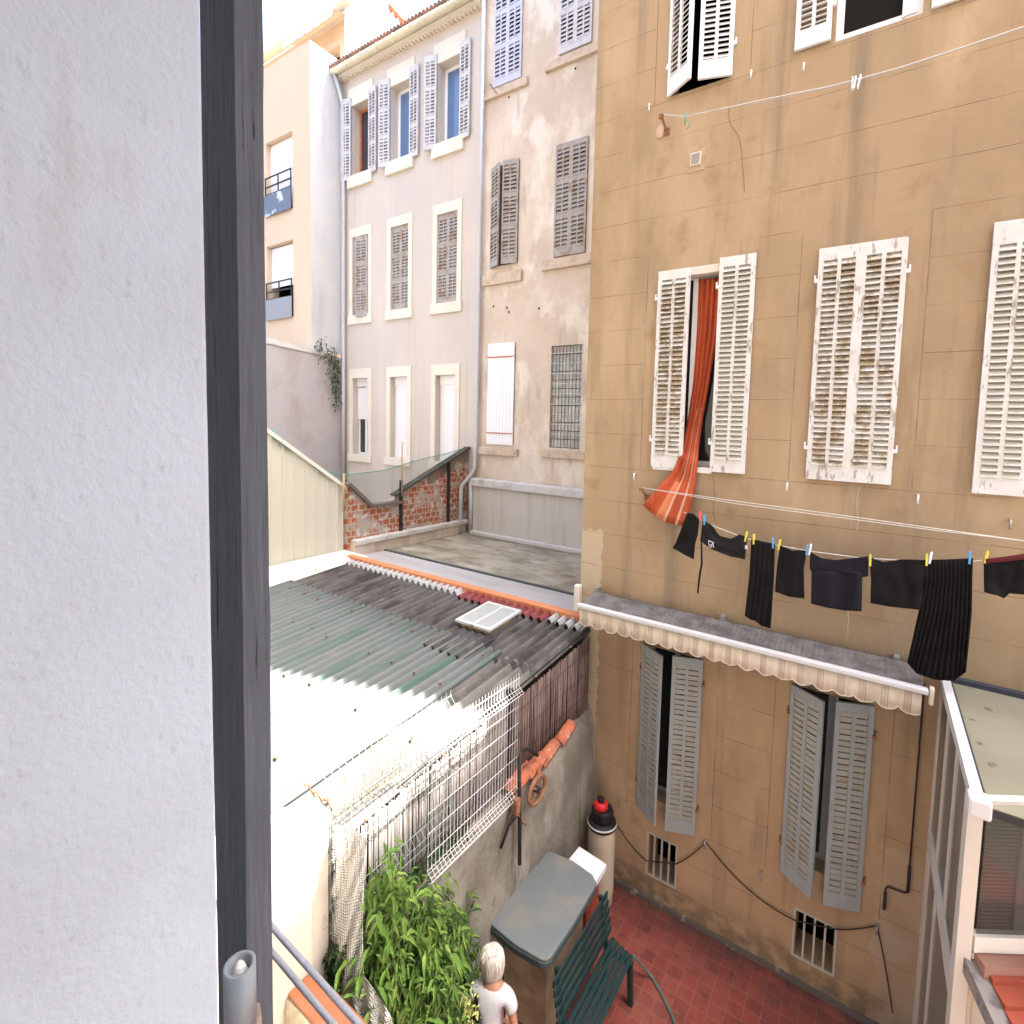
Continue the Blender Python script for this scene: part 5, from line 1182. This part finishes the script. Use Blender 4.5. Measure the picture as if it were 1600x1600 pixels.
pe = [('pelvis', 'waist'), ('waist', 'chest'), ('chest', 'upchest'), ('upchest', 'neck'), ('neck', 'neck2'), ('neck2', 'head'), ('head', 'crown'), ('upchest', 'shL'), ('shL', 'elL'), ('elL', 'wrL'), ('wrL', 'haL'), ('upchest', 'shR'), ('shR', 'elR'), ('elR', 'wrR'), ('wrR', 'haR'),
      ('pelvis', 'hipL'), ('hipL', 'knL'), ('knL', 'anL'), ('anL', 'toL'), ('pelvis', 'hipR'), ('hipR', 'knR'), ('knR', 'anR'), ('anR', 'toR')]
for s_, x in (('L', -1), ('R', 1)):
    hb = pj['ha' + s_][0]
    for k, (dx, L_) in enumerate(((-.028, .065), (-.010, .08), (.010, .076), (.027, .06))):
        a = hb + V3(dx, .035, 0); pj[f'f{s_}{k}a'] = (a, .010); pj[f'f{s_}{k}b'] = (a + V3(dx * .15, L_ * .55, -.008), .0088); pj[f'f{s_}{k}c'] = (a + V3(dx * .2, L_ * .9, -.03), .0075)
        pe += [('ha' + s_, f'f{s_}{k}a'), (f'f{s_}{k}a', f'f{s_}{k}b'), (f'f{s_}{k}b', f'f{s_}{k}c')]
    a = hb + V3(-x * .035, -.01, 0); pj[f't{s_}a'] = (a, .012); pj[f't{s_}b'] = (a + V3(-x * .02, .035, -.005), .0095); pe += [('ha' + s_, f't{s_}a'), (f't{s_}a', f't{s_}b')]
person = skin('person', {k: (PS @ v[0], tuple(c * .80 for c in v[1]) if isinstance(v[1], tuple) else v[1] * .80) for k, v in pj.items()}, pe, M['skin'], None)
tag(person, 'blond person in a white blouse seen from behind, tending the bush', 'person'); WO[person] = Vector((0, 0, 0))
bj = {'waist': (V3(0, .01, .98), (.175, .135)), 'mid': (V3(0, .01, 1.12), (.165, .125)), 'chest': (V3(0, .035, 1.30), (.19, .13)), 'up': (V3(0, .06, 1.40), (.155, .105)), 'col': (V3(0, .085, 1.45), (.085, .07)),
      'sL': (V3(-.165, .06, 1.415), .078), 'slL': (V3(-.205, .045, 1.30), .070), 'sR': (V3(.165, .05, 1.415), .078), 'slR': (V3(.205, .03, 1.30), .070)}
bl = skin('blouse', {k: (PS @ v[0], tuple(c * .84 for c in v[1]) if isinstance(v[1], tuple) else v[1] * .84) for k, v in bj.items()}, [('waist', 'mid'), ('mid', 'chest'), ('chest', 'up'), ('up', 'col'), ('up', 'sL'), ('sL', 'slL'), ('up', 'sR'), ('sR', 'slR')], M['blouse'], person)
bl.parent = person
b = MB(); sp = [PS @ V3(.0, -.128 - .0 * k, 1.0 + k * .05) for k in range(9)]
for k, p in enumerate(sp): p.y += (.0 if k < 4 else (k - 4) * .012)
b.tube(sp, .006, 5); b.build('back_seam', mat('yellow_trim', (.52, .47, .26), .8), person)
b = MB(); b.lathe((0, 0, 0), [(.17, .80), (.19, .95), (.18, 1.04)], 20, 1, .75); b.v = [PS @ p for p in b.v]; b.build('skirt', M['redcloth'], person)
# hair: bob of strands over a cap
b = MB(); hc = V3(-.025, .135, 1.655); R = random.Random(4)
rows = []
for j in range(13):
    ph = j / 12; r_ = []
    for i in range(25):
        a = 2 * math.pi * i / 24; front = max(0, math.sin(a))
        zz = .098 * math.cos(ph * 2.1) - (max(0, ph - .6) * .22 * (1 - front * .8)); rr = math.sin(min(ph * 2.1, 1.65)) * (1.0 if ph < .8 else 1 - (ph - .8) * .9)
        w_ = 1 + .035 * math.sin(i * 5 + j * .5) + .02 * math.sin(i * 11)
        r_.append(PS @ (hc + V3(.108 * rr * math.cos(a) * w_, .115 * rr * math.sin(a) * w_, zz)))
    rows.append(r_)
b.grid(rows)
for k in range(130):
    a = R.uniform(math.pi * .95, math.pi * 2.05); t0 = R.uniform(0, .6)
    pts = []
    for j in range(6):
        ph = t0 + (1.06 - t0) * j / 5; zz = .100 * math.cos(ph * 2.1) - max(0, ph - .6) * .26; rr = math.sin(min(ph * 2.1, 1.65)) * (1 if ph < .8 else 1 - (ph - .8) * .9)
        aa = a + .05 * math.sin(j + k); pts.append(PS @ (hc + V3(.111 * rr * math.cos(aa), .118 * rr * math.sin(aa), zz)))
    b.tube(pts, [.006, .007, .007, .006, .005, .002], 4)
b.build('hair', M['hair'], person)
